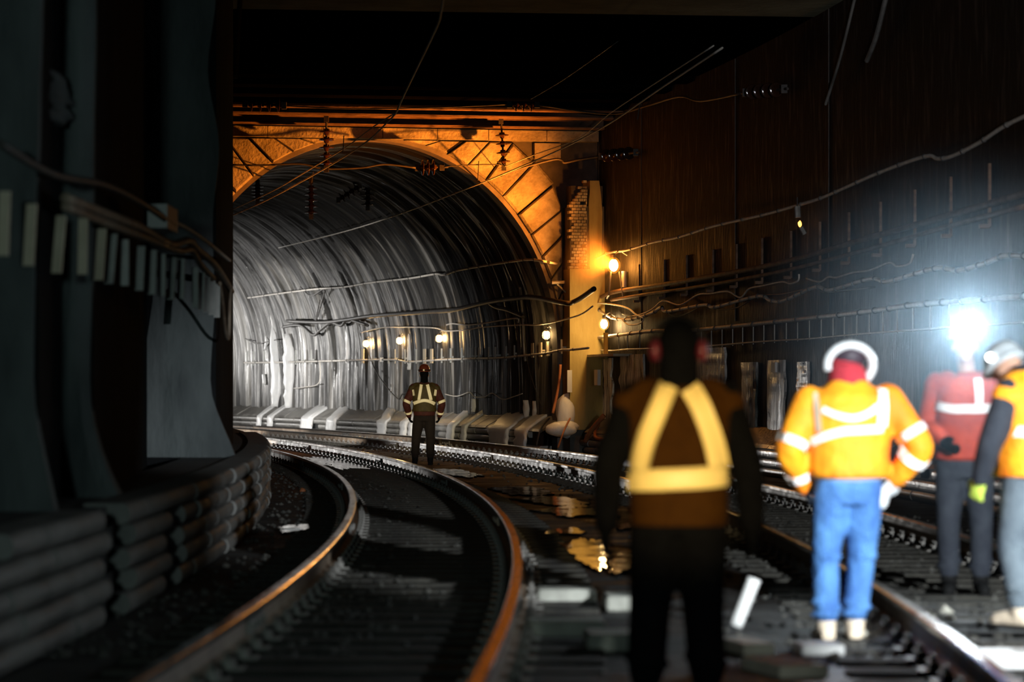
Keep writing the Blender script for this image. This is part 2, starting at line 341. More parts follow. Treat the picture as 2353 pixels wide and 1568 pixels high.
# portal face: backing wall with the arch cut out, arch stones, corner blocks, coping
po = empty('wall_portal', P(SP, 0, 0)); tag(po, 'stone tunnel portal with ring of arch stones under orange light', kind='structure')
b = MB(); K = 48; th = [math.pi*i/K for i in range(K+1)]
for i in range(K):
    q = []
    for t in (th[i], th[i+1]):
        q += [(HW*1.0*math.cos(t), ZS+VR*1.0*math.sin(t))]
    (o0, z0), (o1, z1) = q
    b.hexa([P(SP+.02, o0, z0), P(SP+.02, o1, z1), P(SP+.25, o1, z1), P(SP+.25, o0, z0), P(SP+.02, o0, 7.3), P(SP+.02, o1, 7.3), P(SP+.25, o1, 7.3), P(SP+.25, o0, 7.3)])
b.tbox(SP+.02, SP+.25, HW, 5.1, 0, 7.3); b.tbox(SP+.02, SP+.25, -5.0, -HW, 0, 7.3)
rel(b.make('portal_backing', m_joint), po)
NV = 27
def ell(t, g): return (HW*math.cos(t)+g*math.cos(t)*1.0, ZS+VR*math.sin(t)+g*math.sin(t))
def arc_t(fr): return math.pi*fr
for i in range(NV):
    t0 = math.pi*i/NV; t1 = math.pi*(i+1)/NV; gap = .006
    ta, tb = t0+gap*.55, t1-gap*.55; dep = .10+.05*rng.random()+(.05 if i % 2 else 0); rl = .95+.12*rng.random()
    zc = 6.70
    def cl(p):
        o, z = p; return (max(-4.55, min(4.19, o)), min(z, zc))
    c = [ell(ta, .0), ell(tb, .0), ell(tb, rl), ell(ta, rl)]
    c = [cl(p) for p in c]
    # reject stones squeezed to nothing at the jamb
    ar = abs(sum(c[k][0]*c[(k+1) % 4][1]-c[(k+1) % 4][0]*c[k][1] for k in range(4)))/2
    if ar < .015: continue
    ce_o = sum(p[0] for p in c)/4; ce_z = sum(p[1] for p in c)/4
    inn = [(ce_o+(o-ce_o)*.90, ce_z+(z-ce_z)*.90) for o, z in c]
    v = MB(); v.hexa([P(SP+.05, *c[0]), P(SP+.05, *c[1]), P(SP+.05, *c[2]), P(SP+.05, *c[3]), P(SP-dep*.6, *c[0]), P(SP-dep*.6, *c[1]), P(SP-dep*.6, *c[2]), P(SP-dep*.6, *c[3])])
    v.hexa([P(SP-dep*.6, *c[0]), P(SP-dep*.6, *c[1]), P(SP-dep*.6, *c[2]), P(SP-dep*.6, *c[3]), P(SP-dep, *inn[0]), P(SP-dep, *inn[1]), P(SP-dep, *inn[2]), P(SP-dep, *inn[3])])
    rel(v.make('arch_stone', m_stone), po)
for sg in (1, -1):                                     # courses of squared blocks filling the upper corners
    z = 6.70
    for k, hgt in enumerate((.36, .62, .58, .60, .55)):
        z1 = z; z0 = z-hgt; z = z0
        zz = max(z0, ZS); t = math.asin(min(1, (zz-ZS)/(VR+1.02))) if zz-ZS < VR+1.02 else math.pi/2
        oin = (HW+1.02)*math.cos(t)+.05
        if oin > 4.1: continue
        xs = [oin, 4.17] if 4.17-oin < 1.3 else [oin, oin+(4.17-oin)*(.4+.2*rng.random()), 4.17]
        for q in range(len(xs)-1):
            a, c = xs[q]+.012, xs[q+1]-.012
            v = MB(); d = .05+.05*rng.random(); o0, o1 = (a, c) if sg > 0 else (-c-.35*(q == len(xs)-2), -a)
            v.tbox(SP-d, SP+.05, o0, o1, z0+.012, z1-.012); rel(v.make('corner_stone', m_stone), po)
ob = -4.55
while ob < 4.9:                                        # coping slabs over the arch
    w = 1.1+.3*rng.random(); v = MB(); e = min(4.95, ob+w-.015); v.tbox(SP-.30, SP+.05, ob, e, 6.72, 6.94); rel(v.make('coping_slab', m_stone), po); ob += w
v = MB()                                               # brown intrados rim
for i in range(60):
    t0, t1 = math.pi*i/60, math.pi*(i+1)/60
    (a0, b0), (a1, b1), (c0, d0), (c1, d1) = ell(t0, 0), ell(t1, 0), ell(t0, -.10), ell(t1, -.10)
    v.hexa([P(SP-.02, a0, b0), P(SP-.02, c0, d0), P(SP-.02, c1, d1), P(SP-.02, a1, b1), P(SP+.5, a0, b0), P(SP+.5, c0, d0), P(SP+.5, c1, d1), P(SP+.5, a1, b1)])
v.tbox(SP-.02, SP+.5, 4.10, 4.2, 0, ZS); v.tbox(SP-.02, SP+.5, -4.2, -4.10, 0, ZS)
rel(v.make('arch_rim', M('rim_concrete', (.10, .085, .075), (.18, .155, .14), .7, scale=3)), po)

# pier at the wall's corner: plaster below, broken brick above
PS = 42.3
pi_ = empty('wall_pier', P(PS, 4.5, 0)); tag(pi_, 'yellow-lit corner pier, plaster fallen off its old brickwork', kind='structure')
v = MB(); v.tbox(PS+.06, SP+.05, 4.24, 4.99, 0, 5.3); v.tbox(PS+.2, SP+.05, 4.3, 4.99, 5.3, 5.75); rel(v.make('pier_core', m_joint), pi_)
v = MB(); v.tbox(PS-.02, SP, 4.22, 4.99, .5, 3.95); rel(v.make('pier_plaster', m_plaster), pi_)
v = MB(); n = 14
for i in range(n):                                     # standing edge of plaster beside the bricks
    za, zb = 3.95+i*(5.85-3.95)/n, 3.95+(i+1)*(5.85-3.95)/n
    f = lambda z: 4.62+.05*vn(z*3, 5)
    g = lambda z: 4.97-.05*vn(z*2.3, 9)-(max(0, z-5.2)*.12)
    v.hexa([P(PS, f(za), za), P(PS, g(za), za), P(SP, g(za), za), P(SP, f(za), za), P(PS, f(zb), zb), P(PS, g(zb), zb), P(SP, g(zb), zb), P(SP, f(zb), zb)])
rel(v.make('plaster_edge', m_plaster), pi_)
bm0 = {}
z = 3.95; row = 0
while z < 5.85:
    o = 4.20+(.055 if row % 2 else 0)+.02*rng.random(); top = 5.85
    lim = 4.60+.03*vn(z*4, 2)
    while o < lim-.03:
        w = min(.105, lim-o); out = .0+.05*rng.random()
        if not (z > 5.35 and o < 4.30+(z-5.35)*.3) and rng.random() > .05:
            key = (round(w, 2)); v = MB(); v.tbox(PS-.02+(.06-out), PS+.2, o, o+w-.012, z+.005, z+.058); rel(v.make('brick', m_brick), pi_)
        o += w
    z += .066; row += 1

# ------------------------------------------------------------------ duct banks along both walls
def roundprof(o0, z0, w, h, face, n=6):                # a course with rounded outer face; face=+1 faces larger o
    pts = [(o0, z0), ]
    for i in range(n+1):
        a = -math.pi/2+math.pi*i/n
        pts.append((o0+face*(w-h*.38+h*.38*math.cos(a)), z0+h/2+h/2*math.sin(a)))
    pts.append((o0, z0+h)); return pts if face > 0 else pts[::-1]
bl = sweep('bench_left', [(-4.5, .70), (-3.80, .70), (-3.80, -.05)], -20, SP, 1.0, m_bench); tag(bl, 'low duct bank of stacked rounded conduits along the black wall', kind='structure')
CH = .146
sbreak = s_left(292, -3.65); sgap = s_left(412, -3.65)
for k in range(5):
    s = -11.0+.3*(k % 2)
    while s < 26:
        ln = 1.02; s1 = s+ln-.02
        if not (abs((s+s1)/2-sbreak) < .40+.1*k % .2) and not (k < 4 and abs((s+s1)/2-sgap) < .75) and not (k == 4 and s < sbreak-1.2 and rng.random() < .55):
            j = .025*(rng.random()-.5)
            sweep('conduit', roundprof(-3.95, k*CH+.005, .30+j, CH-.012, 1), s, s1, .34, m_conduit, bl, closed=True, smooth=False, caps=True)
        s += ln
# far side: sloping cap slabs over three courses
br = sweep('bench_right', [(3.80, -.05), (3.80, .42), (4.25, .72)], SP, 110, 1.0, m_bench); tag(br, 'icy duct bank with sloping cap slabs inside the bore', kind='structure')
bq = sweep('bench_outer', [(4.60, -.05), (4.60, .42), (5.05, .72)], -6, SP, 1.0, m_bench); tag(bq, 'duct bank with sloping cap slabs along the tall streaked wall', kind='structure')
def bench_r(par, off, s0, s1, ln):
    s = s0; i = 0
    while s < s1:
        e = min(s+ln, s1)-.02
        for k in range(3):
            if rng.random() < .03: continue
            j = .02*(rng.random()-.5); q = ln*.5*(k % 2)
            sweep('conduit', roundprof(off+.30, k*.148+.002, .28+j, .138, -1), s+q, e+q, .4, m_conduit_r, par, closed=True, caps=True)
        dz = .02*(rng.random()-.5)
        sweep('cap_slab', [(off+.03, .445+dz), (off+.08, .50+dz), (off+.57, .77+dz), (off+.57, .70+dz), (off+.06, .43+dz)], s, e, .4, m_conduit_r, par, closed=True, caps=True)
        s += ln
bench_r(br, 3.68, SP, 96, 1.15); bench_r(bq, 4.44, 6, SP-1, 1.25)

# ------------------------------------------------------------------ rails, ties
RT = .206
RP = [(-.07, -.172), (-.07, -.160), (-.012, -.140), (-.009, -.050), (-.035, -.038), (-.036, -.006), (-.030, 0), (.030, 0), (.036, -.006), (.035, -.038), (.009, -.050), (.012, -.140), (.07, -.160), (.07, -.172)]
RAILS = [(-2.670, 'inner rail of the curved track beside the black wall'), (-1.165, 'outer rail of the curved track beside the black wall, its polished head catching the light'),
         (1.165, 'inner rail of the curved track beside the tall streaked wall'), (2.670, 'outer rail of the curved track beside the icy duct bank')]
for off, lab in RAILS:
    r = empty('rail', P(20, off, 0)); tag(r, lab, 'rail', 'running rails of the two tracks')
    h = sweep('rail_body', [(off+a, RT+z) for a, z in RP], -20, 112, .5, m_railside, closed=True); h.data.materials.append(m_railtop)
    npf = len(RP)
    for i, p in enumerate(h.data.polygons):
        if i % npf in (4, 5, 6, 7, 8): p.material_index = 1
    rel(h, r)
    for s in np.arange(-14+off, 108, 11.9):
        for sg in (-1, 1):
            j = MB(); j.tbox(s-.4, s+.4, off+sg*.012, off+sg*.036, RT-.14, RT-.052)
            for q in (-.3, -.1, .1, .3): j.tbox(s+q-.018, s+q+.018, off+sg*.036, off+sg*.056, RT-.115, RT-.08)
            rel(j.make('joint_bar', m_plate), r)
def tie_proto():
    b = bmesh.new(); bmesh.ops.create_cube(b, size=1); bmesh.ops.scale(b, vec=(2.6, .235, .20), verts=b.verts); bmesh.ops.translate(b, vec=(0, 0, -.075), verts=b.verts)
    bmesh.ops.bevel(b, geom=b.edges, offset=.012, segments=1, affect='EDGES'); m = bpy.data.meshes.new('tie'); b.to_mesh(m); b.free(); m.materials.append(m_tie)
    p = MB(); p.box((-.18, -.10, .0), (.18, .10, .012))
    for sg in (-1, 1):
        p.box((sg*.10-.03, -.085, .012), (sg*.10+.03, -.03, .05)); p.box((sg*.10-.03, .03, .012), (sg*.10+.03, .085, .05))
        p.tube([(sg*.10, -.057, .01), (sg*.10, -.057, .085)], .014, 6); p.tube([(sg*.10, .057, .01), (sg*.10, .057, .085)], .014, 6)
    m2 = mesh('tie_plate', p.V, p.F); m2.materials.append(m_plate); return m, m2
mt, mp_ = tie_proto()
for tr, lab in ((-1.9175, 'dark timber tie under the curved track beside the black wall'), (1.9175, 'dark timber tie under the curved track beside the tall streaked wall')):
    s = -8.0
    while s < 76:
        o = obj('railway_tie', mt, loc=P(s, tr, 0.0)+Vector((0, 0, -.004))); o.rotation_euler.z = s/RM+.02*(rng.random()-.5)
        tag(o, lab, 'railway tie', 'timber ties under the rails')
        for sg in (-1, 1):
            q = obj('tie_plate', mp_, parent=o); q.location = (sg*.7525, 0, .0245)
        s += .62
# ballast chips between and beside the rails
def chips(name, n, gen, mat, size, label):
    V = []; Fc = []
    for _ in range(n):
        c = gen(); r = size*(.5+rng.random()); k = len(V)
        for i in range(6):
            d = [(1, 0, 0), (-1, 0, 0), (0, 1, 0), (0, -1, 0), (0, 0, .8), (0, 0, -.8)][i]
            V.append(c+Vector(d)*r*(.6+.7*rng.random()))
        for f in ((0, 2, 4), (2, 1, 4), (1, 3, 4), (3, 0, 4), (2, 0, 5), (1, 2, 5), (3, 1, 5), (0, 3, 5)): Fc.append(tuple(k+i for i in f))
    o = obj(name, mesh(name, V, Fc), mat); return tag(o, label, 'gravel', kind='stuff')
def _g1():
    s = -6+rng.random()**1.5*60; o = [-3.3, -2.3, 2.2, 1.6, 3.3, .9][int(rng.integers(6))]+.35*rng.standard_normal()
    return P(s, o, .012)
chips('ballast_gravel', 6000, _g1, m_gravel, .022, 'wet dark stone chips scattered between the rails')
def _g2():
    p = at_z(2062+42*rng.standard_normal(), 1448+16*rng.standard_normal(), 0); return Vector((p.x, p.y, .01+.02*rng.random()))
chips('rubble', 260, _g2, m_rubble, .035, 'pale broken rubble heaped on the ground behind the blue jeans')

# puddles
def puddle(pts, z, label):
    c = [at_z(x, y, z) for x, y in pts]; c = smoothline(c+[c[0]], 12)[:-1]; n = len(c); mid = sum(c, Vector())/n; sd = pts[0][0]*.37
    for i, v in enumerate(c):                            # ragged shore
        k = 1+.42*(vn(i*.45+sd, 3)-.5)+.25*(vn(i*1.3+sd, 8)-.5); c[i] = mid+(v-mid)*k; c[i].z = z
    V = [mid]+c+[v-Vector((0, 0, .03)) for v in c]; Fc = []
    for i in range(n):
        j = (i+1) % n; Fc.append((0, 1+i, 1+j)); Fc.append((1+i, 1+n+i, 1+n+j, 1+j))
    o = obj('puddle', mesh('puddle', V, Fc), m_water); return tag(o, label, 'puddle', 'puddles on the trackbed')
for pts, lab in (([(1120, 1122), (1200, 1118), (1262, 1126), (1250, 1138), (1180, 1136)], 'upper thin puddle between the tracks before the yellow pier'),
                 ([(1180, 1146), (1260, 1140), (1330, 1146), (1345, 1162), (1320, 1168), (1250, 1158)], 'brightest long puddle between the tracks mirroring the pier'),
                 ([(1230, 1172), (1300, 1166), (1370, 1170), (1360, 1184), (1290, 1184)], 'narrow puddle just under the brightest one'),
                 ([(1260, 1216), (1330, 1213), (1330, 1225), (1262, 1224)], 'thin strip of water lying alone between the tracks'),
                 ([(1290, 1250), (1340, 1240), (1385, 1246), (1392, 1290), (1380, 1306), (1330, 1290)], 'puddle with orange glints beside the outer rail blocks'),
                 ([(1402, 1290), (1432, 1268), (1462, 1280), (1462, 1306), (1410, 1312)], 'small orange-glinting puddle at the hand of the black-clad person'),
                 ([(1418, 1205), (1444, 1202), (1446, 1214), (1420, 1214)], 'tiny glinting puddle beside the black sleeve'),
                 ([(690, 1050), (760, 1052), (840, 1072), (800, 1080), (740, 1068)], 'orange-tinted puddle between the rails near the black wall'),
                 ([(640, 1212), (690, 1205), (712, 1214), (650, 1224)], 'small pale puddle beside the stacked conduits'),
                 ([(1000, 1078), (1060, 1080), (1110, 1092), (1080, 1097), (1010, 1086)], 'narrow puddle behind the hard-hatted person')):
    puddle(pts, .024, lab)

# ------------------------------------------------------------------ ice
def drip(name, pts, o, label, depth=.10, group=None, cat='ice'):
    """frozen flow on a wall: pts (x_left, x_right, y) rows from top to bottom in photo pixels"""
    V = []; Fc = []; m = 8; inw = -1
    rows = []
    for i in range(len(pts)-1):
        for k in range(4):
            t = k/4; rows.append([pts[i][q]*(1-t)+pts[i+1][q]*t for q in range(3)])
    rows.append(list(pts[-1]))
    for i, (a, b, y) in enumerate(rows):
        pa, pb = at_o(a, y, o), at_o(b, y, o); sa, sb = so(pa)[0], so(pb)[0]; z = (pa.z+pb.z)/2
        wv = .25*(vn(i*.9, pts[0][0])-.5)*(sb-sa)
        for j in range(m+1):
            q = j/m; d = depth*math.sin(math.pi*q)**.7*(.8+.4*vn(i*.8, q*4+pts[0][0]))
            V.append(P(sa+wv*(1-q)+(sb-sa)*q, o+.03-d-.0, z))
    w = m+1; n = len(rows)
    for i in range(n-1):
        for j in range(m): a = i*w+j; Fc.append((a, a+1, a+w+1, a+w))
        Fc.append((i*w, (i+1)*w, (i+1)*w+m, i*w+m))
    Fc.append(tuple(range(w))[::-1]); Fc.append(tuple((n-1)*w+j for j in range(w)))
    return tag(obj(name, mesh(name, V, Fc, smooth=True), m_ice), label, cat, group)
IG = 'ice on the bore wall'
drip('ice_column', [(633, 637, 722), (632, 641, 760), (631, 642, 810), (629, 645, 850), (631, 645, 900), (634, 641, 935)], 4.17, 'tall white ice column, the first beside the black wall edge', .22, IG)
drip('ice_column', [(664, 668, 768), (659, 674, 800), (658, 675, 840), (660, 674, 880), (662, 672, 910), (665, 669, 938)], 4.17, 'stout white ice column with pointed foot, next to the taller one', .22, IG)
drip('icicle', [(612, 615, 768), (610, 618, 785), (609, 613, 805)], 4.17, 'short icicle above the first ice column foot', .1, IG)
drip('icicle', [(800, 803, 745), (795, 805, 770), (797, 803, 800), (798, 800, 835)], 4.17, 'ragged icicle under the knotted cables', .1, IG)
drip('icicle', [(940, 943, 768), (938, 942, 800), (936, 943, 830), (940, 942, 850)], 4.17, 'thin icicle crossing the bracket cable above the hard hat', .08, IG)
drip('icicle', [(604, 607, 860), (603, 609, 870), (606, 609, 884)], 4.17, 'small ice blob low on the bore wall', .08, IG)
drip('icicle', [(1207, 1211, 920), (1205, 1214, 940), (1208, 1212, 960)], 4.17, 'short ice tongue above the cap slabs', .1, IG)
drip('icicle', [(1085, 1090, 917), (1085, 1091, 935), (1086, 1089, 947)], 4.17, 'pale ice stub above the cap slabs', .08, IG)
drip('icicle', [(1228, 1234, 922), (1226, 1236, 945), (1229, 1233, 962)], 4.17, 'forked ice tongue beside the portal foot', .1, IG)
def spill(pts, label):
    """ice draped over the duct bank: columns (x, width) followed down cap and courses"""
    V = []; Fc = []; m = 8
    x, w, lean, off = pts
    prof_ = [(off+.60, .84), (off+.45, .76), (off+.25, .65), (off+.08, .545), (off-.02, .47), (off-.045, .36), (off-.035, .28), (off-.06, .20), (off-.05, .10), (off-.08, .0)]
    s0, _ = so(at_o(x, 985, off)); s1, _ = so(at_o(x+w, 985, off)); s0, s1 = min(s0, s1), max(s0, s1)
    for i, (o, z) in enumerate(prof_):
        k = max(0, (.6-i*.2)); sh = lean*k
        for j in range(m+1):
            q = j/m; e = math.sin(math.pi*q)
            V.append(P(s0+sh+(s1-s0)*(q+.3*(vn(i*.7+x, q*3)-.5)), o-.022*e-.012*vn(i+x, q*5), z+.016*e))
    wd = m+1; n = len(prof_)
    for i in range(n-1):
        for j in range(m): a = i*wd+j; Fc.append((a, a+1, a+wd+1, a+wd))
    k = len(V)
    for i, (o, z) in enumerate(prof_):                  # hidden underside
        V.append(P(s0+lean*max(0, .6-i*.2), o+.05, z-.04)); V.append(P(s1+lean*max(0, .6-i*.2), o+.05, z-.04))
    for i in range(n-1):
        Fc.append((k+2*i, k+2*i+2, k+2*i+3, k+2*i+1)); Fc.append((i*wd, (i+1)*wd, k+2*i+2, k+2*i)); Fc.append((i*wd+m, k+2*i+1, k+2*i+3, (i+1)*wd+m))
    return tag(obj('ice_spill', mesh('ice_spill', V, Fc, smooth=True), m_ice), label, 'ice', 'ice spilled over the duct bank')
for x, w, ln, lab in ((592, 9, .6, 'narrow ice spill on the duct bank, first past the black wall'), (617, 10, .6, 'ice spill below the tallest ice column'), (692, 26, .5, 'broad ice spill between stout ice column and knotted cables'),
                      (752, 20, 1.2, 'slanting ice spill under the ragged icicle'), (868, 20, 2.2, 'long slanting ice spill beside the hard-hatted person'), (922, 13, .4, 'ice spill at the shoulder of the hard-hatted person'),
                      (941, 9, .3, 'slim ice spill right behind the hard-hatted person'), (1030, 14, 1.2, 'thin ice spill past the hard-hatted person'), (1124, 44, 1.0, 'widest ice spill, spread over several cap slabs'), (1186, 24, .8, 'ice spill with ridged front before the portal foot'), (1062, 10, .8, 'faint ice trail over one cap slab')):
    spill((x, w, ln, 3.68), lab)
def lump(name, c, r, mat, label, cat, flat=1.0, seed=0, parent=None, n=12):
    b = bmesh.new(); bmesh.ops.create_icosphere(b, subdivisions=3, radius=1)
    for v in b.verts:
        k = .8+.4*vn(v.co.x*2+seed, v.co.y*2+v.co.z*1.7+seed); v.co = Vector((v.co.x*r[0]*k, v.co.y*r[1]*k, v.co.z*r[2]*k))
    m = bpy.data.meshes.new(name); b.to_mesh(m); b.free(); m.polygons.foreach_set('use_smooth', [True]*len(m.polygons))
    o = obj(name, m, mat, parent, c)
    return tag(o, label, cat) if label else o
lump('ice_mound', P(SP-.6, 4.15, .82), (.20, .22, .50), m_ice, 'tall rounded ice mound at the foot of the portal', 'ice', seed=3)
lump('ice_mound', P(SP-1.0, 4.0, .52), (.34, .45, .17), m_ice, 'low ice mound spread before the taller mound', 'ice', seed=8)

# ice-glazed sheets low on the outer wall
WG = 'ice-streaked patches low on the tall wall'
for x0, x1, y0, y1, lab in ((1346, 1409, 824, 962, 'grey ice-glazed panel under the lamp shelf'), (1600, 1668, 800, 915, 'bright icy panel behind the shoulder of the black-clad person'), (1708, 1741, 833, 992, 'narrow icy strip between two dark recesses'),
                            (1769, 1806, 828, 1000, 'dim icy strip with a white tab at its top'), (1836, 1862, 832, 915, 'faint icy strip behind the orange jacket'), (1428, 1482, 815, 950, 'brown-grey icy panel beside the black-clad person')):
    p = ragged('frozen_seep', x0, x1, y0, y1, 4.66 if x0 < 1345 else 5.0, m_icesheet, None, th=.07, wob=.04, back=.36 if x0 < 1345 else .03); tag(p, lab, 'ice', WG)
for x, y0, y1, lab in ((1369, 850, 886, 'white tab stuck on the icy panel under the lamp shelf'), (1776, 833, 856, 'white tab on the dim icy strip')):
    oo = 4.57 if x < 1400 else 4.9; a = at_o(x, y1, oo); c = at_o(x, y0, oo); s, _ = so(a); v = MB(); v.tbox(s-.16, s+.16, oo, oo+.07, a.z, c.z); tag(v.make('white_marker', m_white), lab, 'marker')

# ------------------------------------------------------------------ lamps
def lamp(name, p, mat, r, label, wall_o, drop=.0, jar=False, pole=None):
    e = empty(name, p); tag(e, label, 'lamp', 'work lamps strung along the wall')
    s, o = so(p); t = radial(s)
    b = bmesh.new(); bmesh.ops.create_uvsphere(b, u_segments=12, v_segments=8, radius=r)
    for v in b.verts: v.co.z *= 1.35
    m = bpy.data.meshes.new('bulb'); b.to_mesh(m); b.free(); m.polygons.foreach_set('use_smooth', [True]*len(m.polygons)); obj('bulb', m, mat, e)
    k = MB(); k.lathe([(r*.45, r*1.25), (r*.5, r*1.3), (r*.5, r*2.3), (r*.25, r*2.6)], 10); k.make('socket', m_iron, e)
    d = wall_o-o
    k = MB(); k.tube([Vector((0, 0, r*2.4)), t*d*.5+Vector((0, 0, r*3.2)), t*d+Vector((0, 0, r*2.2))], .015, 6); k.make('arm', m_steel, e)
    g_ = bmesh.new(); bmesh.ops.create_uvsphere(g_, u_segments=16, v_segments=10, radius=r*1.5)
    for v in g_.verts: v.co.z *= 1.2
    gm = bpy.data.meshes.new('halo_shell'); g_.to_mesh(gm); g_.free(); gm.polygons.foreach_set('use_smooth', [True]*len(gm.polygons)); obj('halo_shell', gm, m_halo_o if mat is m_bulb_o else m_halo, e)  # added shell that paints the halo round the bulb
    if jar:
        for a in range(4):
            w = Vector((math.cos(a*math.pi/2), math.sin(a*math.pi/2), 0))*r*1.35
            k = MB(); k.tube([w*.4+Vector((0, 0, r*1.5)), w+Vector((0, 0, r*.8)), w+Vector((0, 0, -r*1.0)), w*.2+Vector((0, 0, -r*1.7))], .004, 5); k.make('cage_wire', m_steel, e)
    return e
LP = at_o(1410, 610, 4.70)
spot('sodium_lamp_beam', LP+Vector((-.05, .02, .0))-tang(40)*.16, P(SP, -3.0, 6.4), 8000, (1.0, .26, .022), 122, 1.0, .08)
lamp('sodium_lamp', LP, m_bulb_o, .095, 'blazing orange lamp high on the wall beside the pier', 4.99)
k = empty('lamp_pole', LP); tag(k, 'two-legged lit stand holding the orange lamp over the conduits', 'stand')
for dx in (-.06, .12):
    v = MB(); v.tube([Vector((dx, 0, -.13)), Vector((dx*1.6, .05, -.62)), Vector((dx*2.2, .3, -.68))], .018, 6); v.make('leg', m_steel, k)
v = MB(); v.tube([Vector((.22, .05, -.12)), Vector((.22, .05, -.45))], .055, 10); v.make('canister', m_white, k)
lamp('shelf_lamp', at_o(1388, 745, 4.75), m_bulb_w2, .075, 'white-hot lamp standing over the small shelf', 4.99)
v = MB(); q = at_o(1392, 765, 4.75); v.tube([q, q-Vector((0, 0, .56))], .05, 10); tag(v.make('lamp_tube', m_plaster), 'pale upright tube under the white-hot lamp', 'tube')
a = at_o(1386, 818, 4.75); s, _ = so(a); v = MB(); v.tbox(s-1.6, s+1.4, 4.60, 5.0, a.z-.02, a.z+.03); tag(v.make('lamp_shelf', m_board), 'small orange-lit shelf board on the wall beside the pier', 'shelf')
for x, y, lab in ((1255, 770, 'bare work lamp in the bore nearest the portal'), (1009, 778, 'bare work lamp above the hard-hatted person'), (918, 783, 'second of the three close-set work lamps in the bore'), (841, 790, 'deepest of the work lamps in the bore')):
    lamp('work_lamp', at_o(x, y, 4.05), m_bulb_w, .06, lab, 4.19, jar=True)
v = MB(); q = at_o(1838, 515, 4.8); v.tube([q+Vector((-.04, 0, .28)), q+Vector((-.03, 0, .1))], .05, 8); e = empty('marker_lamp', q); tag(e, 'tiny amber lamp dangling from the long grey cable', 'lamp')
rel(v.make('socket', m_steel), e); lump('bulb', (0, 0, 0), (.03, .03, .05), m_ember, None, None, parent=e)
v = MB(); v.tube([Vector((.02, 0, -.05)), Vector((.08, 0, -.16))], .035, 8); v.make('shade', m_steel, e)
v = MB(); v.tube([Vector((-.04, 0, .27)), Vector((-.04, 0, .42))], .012, 6); v.make('cord', m_iron, e)

# ------------------------------------------------------------------ cables and pipes on the walls
def cable(name, pts, o, r, mat, label, straps=None, cat='cable', oin=None, xsplit=1300, group='cables along the walls', k=5):
    w = []
    for x, y in pts:
        w.append(at_o(x, y, o) if (oin is None or x > xsplit) else at_bore(x, y, 4.2-oin+.04))
    w = smoothline(w, k); e = empty(name, w[len(w)//2]); tag(e, label, cat, group)
    b = MB(); b.tube(w, r, 8); rel(b.make(name+'_run', mat, smooth=True), e)
    if straps:
        acc = 0; b = None
        for i in range(1, len(w)):
            acc += (w[i]-w[i-1]).length
            if acc > straps:
                acc = 0; d = (w[i]-w[i-1]).normalized(); b = MB(); b.tube([w[i]-d*.02, w[i]+d*.02], r*1.35, 8); rel(b.make('strap', m_strap), e)
    return w
C1 = cable('messenger_cable', [(2420, 240), (2353, 268), (2303, 293), (2250, 328), (2190, 358), (2155, 365), (2125, 360), (2020, 397), (1900, 450), (1840, 470), (1750, 495), (1640, 520), (1560, 545), (1500, 557), (1440, 575), (1400, 581), (1365, 597), (1340, 607), (1310, 611), (1260, 603), (1220, 597), (1170, 602), (1060, 620), (1020, 632), (1000, 630), (940, 640), (850, 650), (790, 660), (720, 665), (640, 675), (570, 685)],
           4.82, .026, m_cable, 'long pale strapped cable sweeping from the tall wall into the bore', 1.1, oin=4.08)
cable('service_pipe', [(2420, 425), (2353, 445), (2200, 490), (2000, 546), (1800, 603), (1600, 641), (1500, 658), (1408, 672), (1370, 690)], 4.92, .045, m_girder, 'upper brown pipe of the pair below the orange lamp', None, 'pipe')
cable('service_pipe', [(2353, 475), (2200, 515), (2000, 572), (1800, 623), (1600, 660), (1500, 674), (1405, 690)], 4.94, .034, m_girder, 'thinner lower brown pipe of the pair below the orange lamp', None, 'pipe')
HB = 'dark hanger brackets over the pipe pair'
for x in (1460, 1517, 1568, 1628, 1682, 1740, 1806, 1872, 1938, 2010, 2088, 2170, 2258):
    yb = np.interp(x, [1408, 1500, 1600, 1800, 2000, 2200, 2353], [690, 676, 662, 626, 574, 517, 477]); a = at_o(x, yb, 4.9); s, _ = so(a); v = MB()
    v.tbox(s-.025, s+.025, 4.965, 5.02, a.z-.10, a.z+.66); v.tbox(s-.04, s+.04, 4.86, 4.98, a.z-.12, a.z-.07); tag(v.make('pipe_hanger', m_girder), 'narrow flat hanger bracket holding the brown pipe pair on the wall', 'bracket', HB)
cable('slack_cable', [(1440, 730), (1475, 722), (1500, 710), (1517, 695), (1531, 692), (1563, 701), (1603, 678), (1632, 675), (1672, 670), (1701, 684), (1721, 664), (1752, 657), (1796, 648), (1816, 652), (1834, 645), (1836, 630)], 4.93, .016, m_cable, 'thin wavy cable ending in an upturned hook')
cable('slack_cable', [(1853, 640), (1884, 648), (1904, 637), (1922, 638), (1959, 627), (2000, 621), (2043, 604), (2062, 612), (2090, 606), (2098, 585)], 4.93, .016, m_cable, 'thin wavy cable behind the headlamp glow')
cable('lashed_cable', [(2420, 588), (2353, 588), (2308, 588), (2259, 607), (2201, 621), (2147, 617), (2041, 647), (2000, 641), (1907, 667), (1873, 660), (1801, 691), (1770, 691), (1741, 681), (1643, 706), (1618, 701), (1534, 716), (1519, 707), (1500, 719), (1460, 732), (1432, 735), (1400, 728), (1367, 706)], 4.86, .03, m_cable, 'thick rope-lashed cable hanging in shallow loops', .5)
cable('festoon_cable', [(2010, 660), (1900, 672), (1870, 662), (1800, 676), (1741, 681), (1700, 705), (1660, 712), (1620, 702), (1585, 718), (1550, 728), (1519, 709), (1470, 728), (1430, 722)], 4.9, .012, m_cabledark, 'thin dark cable drooping under the lashed one')
